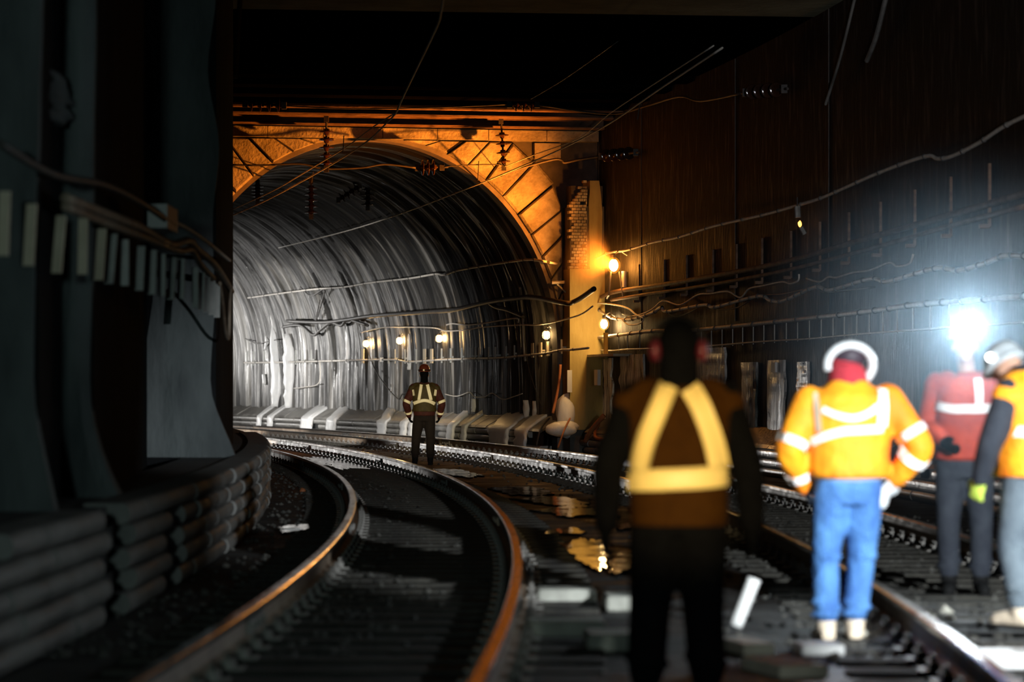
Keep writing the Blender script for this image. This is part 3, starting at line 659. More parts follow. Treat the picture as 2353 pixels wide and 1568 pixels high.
cable('loop_cable', [(1362, 700), (1380, 697), (1420, 702), (1445, 710), (1460, 722), (1478, 732), (1470, 744), (1445, 747), (1430, 736)], 4.84, .016, m_cable, 'curled cable loop under the orange lamp')
C5 = cable('bracket_cable', [(2420, 674), (2353, 681), (2130, 698), (2043, 709), (2000, 715), (1928, 724), (1807, 737), (1684, 750), (1589, 759), (1500, 761), (1440, 768), (1400, 773), (1375, 776), (1345, 782)], 4.86, .036, m_cable, 'thick pale cable on top of the ladder of rods', .9)
cable('ladder_cable', [(2420, 735), (2353, 741), (2000, 766), (1856, 779), (1741, 786), (1615, 796), (1475, 802), (1440, 803), (1400, 806), (1360, 803), (1310, 806)], 4.9, .014, m_cable, 'thin cable tying the feet of the ladder of rods')
for x in [1365, 1422, 1442, 1470]+[1500+q/3.484 for q in (390, 470, 555, 640, 720, 805, 890, 975, 1070, 1160, 1255, 1350, 1445, 1535, 1635, 1735)]+[2029, 2062, 2098, 2138, 2180]:
    ya = np.interp(x, [1345, 1440, 1589, 1807, 2000, 2353], [782, 768, 759, 737, 715, 681]); yb = np.interp(x, [1310, 1475, 1615, 1856, 2000, 2353], [806, 802, 796, 779, 766, 741])+4
    v = MB(); v.tube([at_o(x, ya-2, 4.93), at_o(x, yb, 4.93)], .012, 6); tag(v.make('cable_rod', m_steel), 'thin upright rod between the two cables along the tall wall', 'rod', 'rods of the cable ladder')
cable('bore_cable', [(1352, 800), (1310, 804), (1290, 805), (1255, 812), (1200, 818), (1150, 823), (1080, 825), (1000, 828), (940, 832), (920, 829), (905, 827), (825, 828), (680, 832), (640, 833), (560, 834)], 4.08, .026, m_cable, 'pale strapped cable at bracket height round the bore', 1.2, oin=4.08)
for x, pale in [(1000+q/3.92, q in (880, 950, 1020)) for q in (60, 140, 240, 320, 365, 395, 485, 545, 640, 715, 880, 950, 1020, 1080, 1140)]+[(500+q/3.92, q in (1310, 1865, 1930)) for q in (270, 325, 420, 705, 770, 845, 1310, 1400, 1540, 1600, 1690, 1790, 1865, 1930)]:
    yb = np.interp(x, [560, 825, 920, 1000, 1150, 1255, 1300], [834, 828, 829, 828, 823, 812, 805])
    a = at_o(x, yb+7, 4.12); c = at_o(x, yb-26, 4.12); s, _ = so(a); w = .12 if pale else .03; v = MB(); v.tbox(s-w, s+w, 4.10, 4.13, a.z, c.z); v.tbox(s-.02, s+.02, 4.12, 4.25, a.z+.12, a.z+.16)
    tag(v.make('cable_bracket', m_bracket if pale else m_bracketg), 'wide pale bracket strip carrying the bore cable' if pale else 'slim upright bracket strip carrying the bore cable', 'bracket', 'brackets of the bore cable')
v = MB(); a = at_o(877, 827, 4.04); v.box(a-Vector((.05, .05, .06)), a+Vector((.05, .05, .06))); tag(v.make('cable_tag', m_white), 'small white tag on the bore cable', 'tag')
cable('bundle_cable', [(1365, 664), (1340, 682), (1318, 694), (1300, 697), (1230, 684), (1190, 685), (1120, 695), (1045, 712), (1000, 716), (860, 726), (790, 736), (740, 741), (660, 738)], 4.06, .055, m_cabledark, 'thick black cable bundle crossing the portal into the bore', oin=4.06)
cable('bundle_cable', [(1122, 694), (1140, 706), (1165, 712), (1190, 722), (1205, 728)], 4.08, .05, m_cabledark, 'black cable branch splitting off the bundle', oin=4.08)
cable('bundle_cable', [(650, 752), (690, 748), (720, 770), (735, 760), (760, 742), (785, 748), (800, 735), (845, 748)], 4.08, .045, m_cabledark, 'knotted black cables deep in the bore', oin=4.08)
cable('loop_cable', [(735, 690), (725, 740), (738, 700), (745, 665), (715, 680), (690, 660)], 4.09, .02, m_cabledark, 'dark looped cable above the knotted cables', oin=4.09)
cable('slack_cable', [(1026, 747), (1040, 744), (1070, 747), (1115, 743), (1160, 735), (1189, 732), (1191, 742)], 4.1, .018, m_cable, 'grey cable with a square kink inside the portal', oin=4.1)
cable('slack_cable', [(830, 764), (880, 753), (940, 752), (1000, 754), (1025, 761), (1076, 758), (1110, 752), (1199, 747), (1230, 747), (1275, 740), (1332, 724), (1362, 704)], 4.1, .018, m_cable, 'grey cable hung just above the work lamps', oin=4.1)
cable('slack_cable', [(1022, 906), (1050, 911), (1078, 902), (1090, 912), (1113, 913), (1131, 904), (1155, 918), (1180, 912), (1200, 905)], 4.14, .012, m_cable, 'thin festooned cable low on the bore wall', oin=4.14)
cable('slack_cable', [(843, 800), (850, 820), (862, 850), (885, 885), (915, 917), (925, 906), (950, 900)], 4.1, .016, m_cabledark, 'dark cable dropping from the deepest work lamp', oin=4.1)
cable('slack_cable', [(675, 893), (700, 890), (733, 880), (735, 830)], 4.14, .016, m_cable, 'bent grey cable beside the stout ice column', oin=4.14)
cable('slack_cable', [(563, 778), (590, 790), (612, 786), (640, 780)], 4.14, .016, m_cabledark, 'short dark cable next to the black wall edge', oin=4.14)
cable('conduit_pipe', [(1195, 660), (1199, 700), (1202, 740), (1204, 800), (1207, 830)], 4.12, .03, m_steel, 'bright upright conduit inside the portal', cat='pipe', oin=4.12)
cable('slack_cable', [(1205, 740), (1212, 830), (1225, 880), (1245, 935)], 4.12, .008, m_cabledark, 'thin black wire trailing down to the cap slabs', oin=4.12)
# left wall cables behind the brackets
for pts, r, m_, lab in (([(150, 455), (240, 490), (320, 522), (360, 545), (395, 562), (432, 553), (455, 575), (490, 605), (515, 640), (532, 670)], .035, m_railside, 'upper rusty cable of the bundle on the black wall'),
                        ([(150, 475), (250, 515), (330, 545), (385, 568), (415, 577), (440, 575), (462, 610), (490, 640)], .03, m_railside, 'lower rusty cable of the bundle on the black wall'),
                        ([(402, 512), (420, 520), (445, 535), (480, 560), (510, 585), (528, 600)], .02, m_cable, 'thin cable running from the grey junction box'),
                        ([(0, 330), (120, 400), (240, 425), (330, 470), (400, 520)], .025, m_cabledark, 'black cable high on the black wall')):
    cable('cable_run', pts, -4.02, r, m_, lab)
v = MB(); a = at_o(391, 530, -4.02); c = at_o(391, 476, -4.02); s, _ = so(a); v.tbox(s-.45, s+.45, -4.16, -4.0, a.z, c.z); tag(v.make('junction_box', m_box), 'pale grey junction box on the black wall', 'box')
for i, (xt, yt, xb, yb) in enumerate([(24, 440, 19, 588), (85, 469, 77, 611), (152, 496, 141, 628), (202, 502, 200, 631), (245, 526, 237, 644), (270, 538, 260, 652), (296, 551, 296, 657), (334, 566, 329, 668), (361, 575, 357, 677), (381, 584, 380, 681), (407, 592, 400, 689), (425, 595, 423, 687), (456, 615, 456, 708), (471, 627, 469, 713), (483, 638, 481, 718), (495, 644, 494, 724), (506, 652, 505, 730)]):
    o = -4.0; a, c = at_o(xb, yb, o), at_o(xt, yt, o); sa, sc = so(a)[0], so(c)[0]; w = .034
    # boards stand square to the track so their faces show
    v = MB(); v.hexa([P(sa-.02, o-.06, a.z), P(sa-.02, o+.0, a.z), P(sa+.02, o+.0, a.z), P(sa+.02, o-.06, a.z), P(sc-.02, o-.06, c.z), P(sc-.02, o, c.z), P(sc+.02, o, c.z), P(sc+.02, o-.06, c.z)])
    tag(v.make('bracket_board', m_bracket if i < 5 else m_bracketg), 'yellowish upright bracket board on the black wall' if i < 5 else 'grey upright bracket board on the black wall', 'bracket', 'bracket boards along the black wall')
cable('hanging_loop', [(505, 650), (512, 700), (520, 770), (526, 772), (528, 700), (531, 660)], -4.0, .018, m_railside, 'narrow hanging cable loop at the black wall edge')

# loose pipes and planks leaning by the portal
def pole(name, a, b, r, mat, label, cat='pipe', mid=None):
    v = MB(); v.tube(smoothline([a]+([mid] if mid is not None else [])+[b], 6), r, 8); return tag(v.make(name, mat, smooth=True), label, cat)
m_orange = M('rust_orange_hose', (.45, .16, .05), (.30, .10, .04), .6, scale=4)
pole('leaning_pipe', at_o(1288, 838, 4.05), at_o(1270, 950, 3.85), .03, m_orange, 'orange-brown pipe leaning at the portal foot', mid=at_o(1283, 890, 4.0))
pole('hose', at_o(1388, 955, 4.65), at_o(1345, 1015, 4.35), .05, m_orange, 'orange hose slumped over the duct bank end', mid=at_o(1362, 985, 4.45))
pole('hose', at_o(1375, 975, 4.6), at_o(1400, 1012, 4.4), .04, m_orange, 'curled orange hose end beside the slumped hose', mid=at_o(1368, 1005, 4.42))
pole('cable_drop', at_o(1310, 962, 4.1), at_o(1282, 1030, 3.62), .02, m_orange, 'rusty cable hanging over the ice mounds', mid=at_o(1296, 990, 3.8))
pole('cable_drop', at_o(1262, 962, 4.1), at_o(1233, 1025, 3.62), .02, m_cabledark, 'black cable draped over the cap slabs by the portal', mid=at_o(1243, 985, 3.75))
v = MB(); a = at_o(1309, 902, 4.2); c = at_o(1309, 851, 4.2); v.box(a-Vector((.05, .03, 0)), c+Vector((.05, .03, 0))); tag(v.make('marker_post', m_white), 'white upright marker post at the pier foot', 'post')
v = MB(); a = at_s(1268, 650, SP-.4); v.tube([a, at_s(1298, 649, SP-.4)], .035, 6); v.tube([at_s(1280, 653, SP-.4), at_s(1300, 672, SP-.3)], .02, 6); tag(v.make('jamb_bracket', m_bracket), 'yellow-lit bracket on the portal jamb', 'bracket')

# ------------------------------------------------------------------ overhead line
def wire(name, pts, r, mat, label, cat='wire', group='overhead wires'):
    w = smoothline(pts, 5); v = MB(); v.tube(w, r, 6); return tag(v.make(name, mat, smooth=True), label, cat, group)
def zs(pts, f): return [at_z(x, y, f(x)) for x, y in pts]
wire('contact_wire', zs([(1021, -40), (1018, 0), (1013, 30), (1000, 70), (930, 215), (912, 255), (903, 268), (888, 283), (840, 328), (750, 385), (640, 446), (560, 484), (470, 520)], lambda x: np.interp(x, [540, 700, 910], [5.45, 5.75, 6.0])), .016, m_cable, 'bright contact wire over the track beside the black wall')
wire('messenger_wire', zs([(905, 262), (860, 290), (800, 335), (740, 372), (640, 432), (560, 470), (480, 505)], lambda x: np.interp(x, [540, 700, 910], [5.65, 5.9, 6.1])), .012, m_cable, 'second wire just above the bright contact wire')
wire('contact_wire', zs([(1660, 110), (1520, 202), (1465, 240), (1390, 290), (1280, 347), (1120, 415), (1000, 462), (930, 488), (800, 530), (640, 570)], lambda x: np.interp(x, [600, 1000, 1280], [5.4, 5.7, 6.0])), .014, m_cable, 'contact wire over the track beside the tall wall')
wire('messenger_wire', zs([(1640, 105), (1500, 195), (1400, 262), (1330, 318), (1230, 355), (1100, 405), (1000, 432)], lambda x: np.interp(x, [900, 1280], [6.0, 6.15])), .009, m_cable, 'thin upper wire over the track beside the tall wall')
wire('feeder_wire', zs([(1220, 228), (1300, 180), (1420, 95)], lambda x: np.interp(x, [1220, 1420], [6.75, 7.21])), .006, m_steel, 'faint thin feeder wire under the ceiling beams')
for q in (((1470, 238), (1465, 275)), ((1100, 370), (1098, 415)), ((790, 312), (788, 352)), ((720, 395), (716, 420))):
    x, y = q[0]; a = at_z(x, y, 6.15); c = at_y(q[1][0], q[1][1], a.y); v = MB(); v.tube([a, c], .01, 5); tag(v.make('dropper', m_iron), 'short dropper rod between two overhead wires', 'rod', 'droppers of the overhead wires')
disc_m = MB().lathe([(.02, .055), (.05, .05), (.055, .02), (.125, .005), (.128, -.008), (.115, -.012), (.05, -.005), (.035, -.055), (.02, -.06)], 14); disc_m = mesh('insulator_disc', disc_m.V, disc_m.F, smooth=True); disc_m.materials.append(m_brown)
def insulator(a, b, n, f0, f1, label, sc=1.0):
    a, b = Vector(a), Vector(b); e = empty('insulator_string', a); tag(e, label, 'insulator', 'insulator strings of the overhead line')
    v = MB(); v.tube([Vector((0, 0, 0)), b-a], .022, 8); v.make('rod', m_iron, e); d = b-a; q = d.to_track_quat('-Z', 'Y') if d.length else None
    for i in range(n):
        t = f0+(f1-f0)*(i+.5)/n; o = obj('disc', disc_m, parent=e); o.location = d*t; o.rotation_euler = q.to_euler(); o.scale = (sc,)*3
    for t in (f0*.5, f1+(1-f1)*.5):
        v = MB(); c = d*t; v.box(c-Vector((.05, .05, .07)), c+Vector((.05, .05, .07))); v.make('clamp', m_iron, e)
insulator(at_s(750, 252, 42.0), at_s(750, 392, 42.0), 5, .30, .95, 'brown insulator string hanging before the arch crown', 1.25)
insulator(at_s(1150, 254, 42.0), at_s(1158, 388, 42.0), 4, .35, .95, 'brown insulator string hanging before the arch stones by the pier', 1.15)
insulator(at_s(955, 386, 42.1), at_s(1030, 384, 42.1), 3, .12, .62, 'three-disc insulator lying level under the arch crown', 1.3)
insulator(at_o(1375, 360, 4.78), at_o(1468, 350, 4.86), 4, .12, .85, 'four-disc level insulator fixed to the wall above the orange lamp', 1.05)
insulator(at_s(558, 238, 39.4), at_s(655, 243, 39.4), 4, .1, .95, 'four-disc level insulator under the beam by the black wall', 1.15)
insulator(at_s(1165, 240, 39.4), at_s(1240, 240, 39.4), 3, .15, .85, 'three-disc level insulator under the beam above the arch stones', 1.15)
insulator(at_o(1705, 214, 4.74), at_o(1810, 204, 4.86), 4, .15, .85, 'four-disc insulator high on the tall wall', 1.0)
for x, y0, y1, Y, lab in ((592, 415, 465, 78, 'first dark insulator string inside the bore'), (715, 408, 500, 74, 'longest dark insulator string inside the bore'), (845, 405, 480, 76, 'dark insulator string beside the tilted one inside the bore')):
    insulator(at_y(x, y0, Y), at_y(x, y1, Y), 5, .2, .95, lab, 1.3)
insulator(at_y(830, 425, 76), at_y(775, 462, 76), 4, .1, .9, 'tilted dark insulator string inside the bore', 1.2)
OS = 'cross-span wires before the portal'
wire('span_wire', [at_s(x, y, 42.0) for x, y in ((534, 379), (600, 380), (690, 377), (745, 388), (830, 386), (885, 378), (955, 386))], .02, m_iron, 'black cross wire before the arch crown', group=OS)
wire('span_wire', [at_s(x, y, 42.0) for x, y in ((1020, 384), (1080, 379), (1155, 378))], .012, m_iron, 'thin black cross wire right of the three-disc insulator'.replace('right of', 'beyond'), group=OS)
wire('span_wire', [at_s(x, y, 41.6) for x, y in ((1150, 404), (1200, 386), (1270, 367), (1290, 368), (1297, 374), (1330, 367), (1375, 360))], .026, m_iron, 'heavy black bracket tube reaching from pier wall to arch stones', group=OS)
wire('span_wire', [at_s(x, y, 39.4) for x, y in ((655, 243), (800, 250), (1000, 247), (1165, 240))], .014, m_iron, 'black cross wire under the beam', group=OS)
wire('span_wire', [at_s(1240, 242, 39.4), at_s(1400, 262, 39.4)]+[at_o(x, y, 4.74) for x, y in ((1480, 245), (1560, 222), (1610, 232), (1705, 214))], .022, m_iron, 'black cross wire climbing the tall wall', group=OS)
for x0, y0, x1, y1, r, lab in ((1966, -10, 1897, 240, .022, 'long pale cable slanting down the tall wall from the ceiling'), (2037, -10, 1992, 140, .035, 'shorter thick cable slanting down the tall wall from the ceiling')):
    a, c = at_o(x0, y0, 4.9), at_o(x1, y1, 4.9); v = MB(); v.tube(smoothline([a, (a+c)/2+Vector((0, 0, -.1)), c], 6), r, 6); tag(v.make('hanging_cable', m_conduit), lab, 'cable')
v = MB(); a = at_o(548, 0, -4.05); v.tube([at_y(552, -10, 44), at_y(541, 180, 44)], .035, 8); tag(v.make('downpipe', m_orange), 'rusty pipe at the top of the black wall edge', 'pipe')

# ------------------------------------------------------------------ things on the ground
pole('white_pipe', at_y(1690, 1440, 18.0), at_y(1733, 1330, 18.0), .042, m_white, 'short white pipe stub leaning beside the leg of the black-clad person')
def plank(x, y, w, d, h, mat, label, rot=0, z=0, cat='board', name='plank'):
    p = at_z(x, y, z); b = bmesh.new(); bmesh.ops.create_cube(b, size=1); bmesh.ops.scale(b, vec=(w, d, h), verts=b.verts); bmesh.ops.bevel(b, geom=b.edges, offset=min(h, d)*.15, segments=1, affect='EDGES')
    m = bpy.data.meshes.new(name); b.to_mesh(m); b.free(); o = obj(name, m, mat, None, p+Vector((0, 0, h/2))); o.rotation_euler.z = rot; return tag(o, label, cat)
plank(1880, 1503, .24, .30, .06, m_white, 'white board end at the boots of the blue-jeaned person', .1, cat='board')
plank(1802, 1550, .27, .55, .07, m_board, 'cream board lying between the rails', .3)
plank(1712, 1500, .18, .5, .07, m_board, 'grey board lying beside the black-clad person', .25)
plank(2330, 1532, .5, .40, .08, m_white, 'broad white slab under the boots of the grey-trousered person', .05)
plank(668, 1222, .18, .12, .03, m_white, 'small pale offcut lying by the inner rail', .3)
lump('rock', at_z(695, 1128, .03), (.04, .05, .04), m_orange, 'small orange stone by the inner rail', 'stone', seed=4)
for i, (x, y, w, d, lab) in enumerate(((1300, 1462, .46, .30, 'grey concrete block with a dark groove beside the outer rail'), (1418, 1492, .36, .42, 'pale concrete block at the feet of the black-clad person'), (1300, 1385, .40, .35, 'low concrete block behind the grooved one'), (1440, 1400, .3, .5, 'dim concrete block beside the puddle'))):
    plank(x, y, w, d, .10, M('block_concrete', (.22, .22, .19), (.40, .40, .35), .85, scale=3, bump=.3) if i == 0 else bpy.data.materials['block_concrete'], lab, .03, cat='block', name='concrete_block')

# ------------------------------------------------------------------ people
def union(parts, voxel, smooth=4, name='tmp'):
    b = MB()
    for p in parts: b.add(p.V, p.F)
    m = mesh(name, b.V, b.F); o = bpy.data.objects.new(name, m); COL.objects.link(o)
    r = o.modifiers.new('r', 'REMESH'); r.mode = 'VOXEL'; r.voxel_size = voxel
    if smooth: s = o.modifiers.new('s', 'SMOOTH'); s.iterations = smooth; s.factor = .5
    dg = bpy.context.evaluated_depsgraph_get(); dg.update(); nm = bpy.data.meshes.new_from_object(o.evaluated_get(dg)); nm.name = name
    bpy.data.objects.remove(o); bpy.data.meshes.remove(m)
    nm.polygons.foreach_set('use_smooth', [True]*len(nm.polygons)); nm.materials.clear(); return nm
def eloft(rings, n=22):                               # rings (cx,cy,z,rx,ry)
    b = MB(); R = [Vector(r) if False else r for r in rings]
    for cx, cy, z, rx, ry in R:
        for k in range(n):
            a = 2*math.pi*k/n; b.V.append(Vector((cx+rx*math.copysign(abs(math.cos(a))**.85, math.cos(a)), cy+ry*math.copysign(abs(math.sin(a))**.85, math.sin(a)), z)))
    for i in range(len(R)-1):
        for k in range(n):
            a = i*n+k; c = i*n+(k+1) % n; b.F.append((a, c, c+n, a+n))
    b.F.append(tuple(range(n))[::-1]); e = (len(R)-1)*n; b.F.append(tuple(e+k for k in range(n))); return b
def limb(pts, rs, k=5):
    p = smoothline(pts, k); r = [x.x for x in smoothline([Vector((q, 0, 0)) for q in rs], k)]; b = MB(); b.tube(p, r, 14)
    for q, rr in ((p[0], r[0]), (p[-1], r[-1])): b.add(*ball(q, (rr, rr, rr)))
    return b
def ball(c, r, Mx=None, sub=2):
    b = bmesh.new(); bmesh.ops.create_icosphere(b, subdivisions=sub, radius=1); V = []; c = Vector(c)
    for v in b.verts:
        q = Vector((v.co.x*r[0], v.co.y*r[1], v.co.z*r[2])); V.append(c+(Mx @ q if Mx else q))
    Fc = [tuple(v.index for v in f.verts) for f in b.faces]; b.free(); return V, Fc
def hand(w, d, n, side, inf=0):                        # wrist, direction, palm normal, side +1/-1
    d = Vector(d).normalized(); n = Vector(n); n = (n-d*n.dot(d)).normalized(); t = d.cross(n)*side; w = Vector(w); P_ = []
    Mx = Matrix((t, d, n)).transposed()
    b = MB(); b.add(*ball(w+d*.05, (.042+inf, .058+inf, .019+inf), Mx)); P_.append(b)
    for i, (off, L) in enumerate(((.030, .072), (.010, .080), (-.011, .075), (-.030, .060))):
        a = w+d*.09+t*off; q1 = a+d*L*.45+n*L*.10; q2 = q1+d*L*.25+n*L*.28; q3 = q2+n*L*.25+d*L*.02
        b = MB(); b.tube([a-d*.02, q1, q2, q3], [.0100+inf, .0092+inf, .0085+inf, .0070+inf], 8); P_.append(b)
    a = w+d*.03+t*.036; b = MB(); b.tube([a-t*.01, a+t*.022+d*.025+n*.008, a+t*.024+d*.052+n*.022, a+t*.016+d*.072+n*.03], [.014+inf, .0115+inf, .010+inf, .008+inf], 8); P_.append(b)
    return P_
def person(label, loc, rotz, J, jac, tro, boot, opt):
    """J joints in metres, facing +Y; jac/tro/boot materials; opt: details"""
    V3 = Vector; bk = opt.get('bulk', 1.0); lean = opt.get('lean', (0, 0))
    sx = lambda z: lean[0]*max(0, z-.95); sy = lambda z: lean[1]*max(0, z-.95)
    def tr(rings, g=0): return [(cx+sx(z), cy+sy(z), z, rx*bk+g, ry*bk+g) for cx, cy, z, rx, ry in rings]
    core = [(0, 0, .90, .165, .12), (0, 0, 1.0, .160, .115), (0, 0, 1.12, .150, .11), (0, .0, 1.26, .170, .12), (0, -.005, 1.38, .185, .115), (0, -.01, 1.455, .160, .09), (0, -.005, 1.51, .065, .06)]
    hc = V3(J['head']); HM = Matrix.Rotation(J.get('yaw', 0), 3, 'Z') @ Matrix.Rotation(J.get('pitch', 0), 3, 'X')
    H = lambda v: hc+HM @ V3(v)
    nk = V3((sx(1.5), sy(1.5)-.005, 1.48))
    bp = [eloft([(cx, cy, z, rx*.9, ry*.9) for cx, cy, z, rx, ry in tr(core)])]
    b = MB(); b.tube([nk-V3((0, 0, .05)), H((0, -.015, -.06))], [.062, .056], 12); bp.append(b)
    b = MB(); b.add(*ball(H((0, -.008, .022)), (.076, .096, .098), HM, 3)); bp.append(b)
    b = MB(); b.add(*ball(H((0, .022, -.052)), (.058, .066, .066), HM, 3)); bp.append(b)
    b = MB(); b.add(*ball(H((0, .092, -.018)), (.013, .018, .024), HM, 2)); bp.append(b)
    b = MB(); b.add(*ball(H((0, .082, .022)), (.05, .014, .010), HM, 2)); bp.append(b)
    b = MB(); b.add(*ball(H((0, .078, -.095)), (.024, .018, .018), HM, 2)); bp.append(b)
    for q in (-1, 1):
        b = MB(); b.add(*ball(H((q*.079, -.008, -.012)), (.010, .020, .032), HM, 2)); bp.append(b)
    for q, nm in ((-1, 'l'), (1, 'r')):
        sh, el, wr = V3(J['sh'+nm]), V3(J['el'+nm]), V3(J['wr'+nm])
        bp.append(limb([sh, sh.lerp(el, .5), el, el.lerp(wr, .4), wr], [.056, .050, .042, .041, .028]))
        bp += hand(wr, J.get('hd'+nm, (wr-el)), J.get('hn'+nm, (-q, .3, 0)), q)
        hp, kn, an = V3(J['hp'+nm]), V3(J['kn'+nm]), V3(J['an'+nm])
        bp.append(limb([hp, hp.lerp(kn, .5), kn, kn.lerp(an, .35), an], [.086, .078, .056, .054, .038]))
        f = V3(J.get('ft'+nm, (q*.08, 1, 0))).normalized()
        b = MB(); b.tube([an-f*.04-V3((0, 0, .04)), an+f*.05-V3((0, 0, .045)), an+f*.15-V3((0, 0, .06))], [.036, .038, .026], 10); bp.append(b)
    root = obj('person', union(bp, .0085, 5, 'person_body'), m_skin); root.location = loc; root.rotation_euler.z = rotz
    tag(root, label, 'person')
    for q in (-1, 1):
        b = MB(); b.add(*ball(H((q*.030, .079, .008)), (.012, .010, .008), HM, 2)); b.make('eye', m_eye, root, True)
    b = MB(); b.add(*ball(H((0, .083, -.062)), (.024, .008, .007), HM, 2)); b.make('lips', m_lip, root, True)
    # trousers
    tb = opt.get('tbulk', 1.0); tp = [eloft([(cx+sx(z), cy+sy(z), z, rx, ry) for cx, cy, z, rx, ry in ((0, 0, .80, .155*tb, .125), (0, 0, .90, .175, .135), (0, 0, 1.0, .168, .125), (0, 0, 1.06, .162, .12))])]
    for q, nm in ((-1, 'l'), (1, 'r')):
        hp, kn, an = V3(J['hp'+nm]), V3(J['kn'+nm]), V3(J['an'+nm])+V3((0, 0, .075))
        pts = [hp, hp.lerp(kn, .5), kn+V3((0, .01, 0)), kn.lerp(an, .5), kn.lerp(an, .85), an]
        tp.append(limb(pts, [.106*tb, .098*tb, .080*tb, .076*tb, .072*tb, .066*tb]))
        for i in range(opt.get('folds', 3)):                    # rucked cloth above the boot and behind the knee
            c = kn.lerp(an, .66+.11*i) if i else kn; r = .078*tb+.006
            b = MB(); b.add(*ball(c+V3((.012*(-1)**i, -.015, 0)), (r, r*.95, .022), None, 2)); tp.append(b)
    tm = union(tp, .014, 3, 'trousers'); obj('trousers', tm, tro, root)
    for q, nm in ((-1, 'l'), (1, 'r')):
        an = V3(J['an'+nm]); f = V3(J.get('ft'+nm, (q*.08, 1, 0))).normalized(); b0 = an+V3((0, 0, -an.z+.05*0+ (J.get('lift'+nm, 0))))
        b = MB(); z0 = V3((0, 0, 1)); g = an-V3((0, 0, .09))
        b.tube([an+z0*.10, an+z0*.02, g+z0*.07-f*.01], [.060, .058, .056], 12); b2 = MB(); b2.tube([g+z0*.055-f*.07, g+z0*.055, g+z0*.058+f*.09, g+z0*.045+f*.17, g+z0*.04+f*.205], [.042, .050, .050, .045, .028], 12)
        sl = MB(); sd = f.cross(z0)
        for a, w in ((-.10, .036), (.0, .044), (.12, .050), (.22, .030)): pass
        bt = obj('boot', union([b, b2], .012, 3, 'boot'), boot, root)
        sl.hexa([g-f*.105-sd*.036, g+f*.22-sd*.036, g+f*.22+sd*.036, g-f*.105+sd*.036, g-f*.105-sd*.042+z0*.028, g+f*.225-sd*.044+z0*.028, g+f*.225+sd*.044+z0*.028, g-f*.105+sd*.042+z0*.028]); sl.make('sole', m_black, bt)
    # jacket
    jb = opt.get('jbulk', 1.0); hem = opt.get('hem', .90)
    jr = [(0, 0, hem, .185, .150), (0, 0, hem+.05, .192, .155), (0, 0, 1.10, .190, .150), (0, -.005, 1.24, .205, .155), (0, -.012, 1.36, .212, .148), (0, -.015, 1.43, .190, .125), (0, -.01, 1.49, .105, .088), (0, -.005, 1.525, .078, .075)]
    jr = [(cx+sx(z), cy+sy(z), z, rx*jb, ry*jb) for cx, cy, z, rx, ry in jr]
    jp = [eloft(jr)]
    for q, nm in ((-1, 'l'), (1, 'r')):
        sh, el, wr = V3(J['sh'+nm]), V3(J['el'+nm]), V3(J['wr'+nm]); a = .074*jb
        jp.append(limb([sh, sh.lerp(el, .5), el, el.lerp(wr, .5), wr.lerp(el, .03)], [a*1.02, a, a*.92, a*.85, a*.68]))
    jm = union(jp, .014, 6, 'jacket'); jo = obj('jacket', jm, jac, root)
    tors = eloft(jr, 28); T = BVHTree.FromPolygons([tuple(v) for v in tors.V], tors.F)
    full = BVHTree.FromPolygons([tuple(v.co) for v in jm.vertices], [tuple(p.vertices) for p in jm.polygons])
    if 'vest' in opt:
        vm, vh = opt['vest']; vr = [(cx, cy, z, rx+.014, ry+.014) for cx, cy, z, rx, ry in jr if z > vh]
        z_ = vr[0]; vr = [(z_[0], z_[1], vh, z_[3]+.012, z_[4]+.010)]+vr[:-1]
        vp = [eloft(vr)]
        for q, nm in ((-1, 'l'), (1, 'r')):
            sh, el = V3(J['sh'+nm]), V3(J['el'+nm]); vp.append(limb([sh.lerp(V3((sx(1.45), sy(1.45), 1.44)), .35), sh.lerp(el, .10)], [.088*jb, .084*jb]))
        vmh = union(vp, .014, 4, 'vest'); vo = obj('vest', vmh, vm, root); full = BVHTree.FromPolygons([tuple(v.co) for v in vmh.vertices], [tuple(p.vertices) for p in vmh.polygons]); host = vo
    else: host = jo
    jfull = BVHTree.FromPolygons([tuple(v.co) for v in jm.vertices], [tuple(p.vertices) for p in jm.polygons])
    def ribbon(samples, mat, name='reflective_stripe', par=None):     # samples: rows of (point, normal)
        b = MB(); w = len(samples[0])
        for row in samples:
            for p, n in row: b.V.append(p+n*.010)
        for row in samples:
            for p, n in row: b.V.append(p-n*.004)
        N0 = len(samples)*w
        for i in range(len(samples)-1):
            for j in range(w-1):
                a = i*w+j; b.F.append((a, a+1, a+w+1, a+w)); a += N0; b.F.append((a, a+w, a+w+1, a+1))
            for j in (0, w-1): a = i*w+j; b.F.append((a, a+w, a+w+N0, a+N0))
        for i in (0, len(samples)-1):
            for j in range(w-1): a = i*w+j; b.F.append((a, a+1, a+1+N0, a+N0))
        return b.make(name, mat, par or host, True)
    side = -1 if opt.get('face', 'back') == 'back' else 1
    def project(x, z, bv):
        h = bv.ray_cast(V3((x, side*1.0, z)), V3((0, -side, 0)))
        return (h[0], h[1] if h[1].y*side > 0 else -h[1]) if h[0] else None
    for pts, wd, mat in opt.get('stripes', ()):
        p2 = smoothline([V3((x, 0, z)) for x, z in pts], 7); rows = []
        for i, p in enumerate(p2):
            d = (p2[min(i+1, len(p2)-1)]-p2[max(i-1, 0)]).normalized(); nr = V3((-d.z, 0, d.x)); row = []
            for j in range(5):
                q = p+nr*wd*(j/4-.5); h = project(q.x, q.z, full) or project(q.x*.96, q.z, full)
                if h is None: row = None; break
                row.append(h)
            if row: rows.append(row)
        if len(rows) > 1: ribbon(rows, mat)
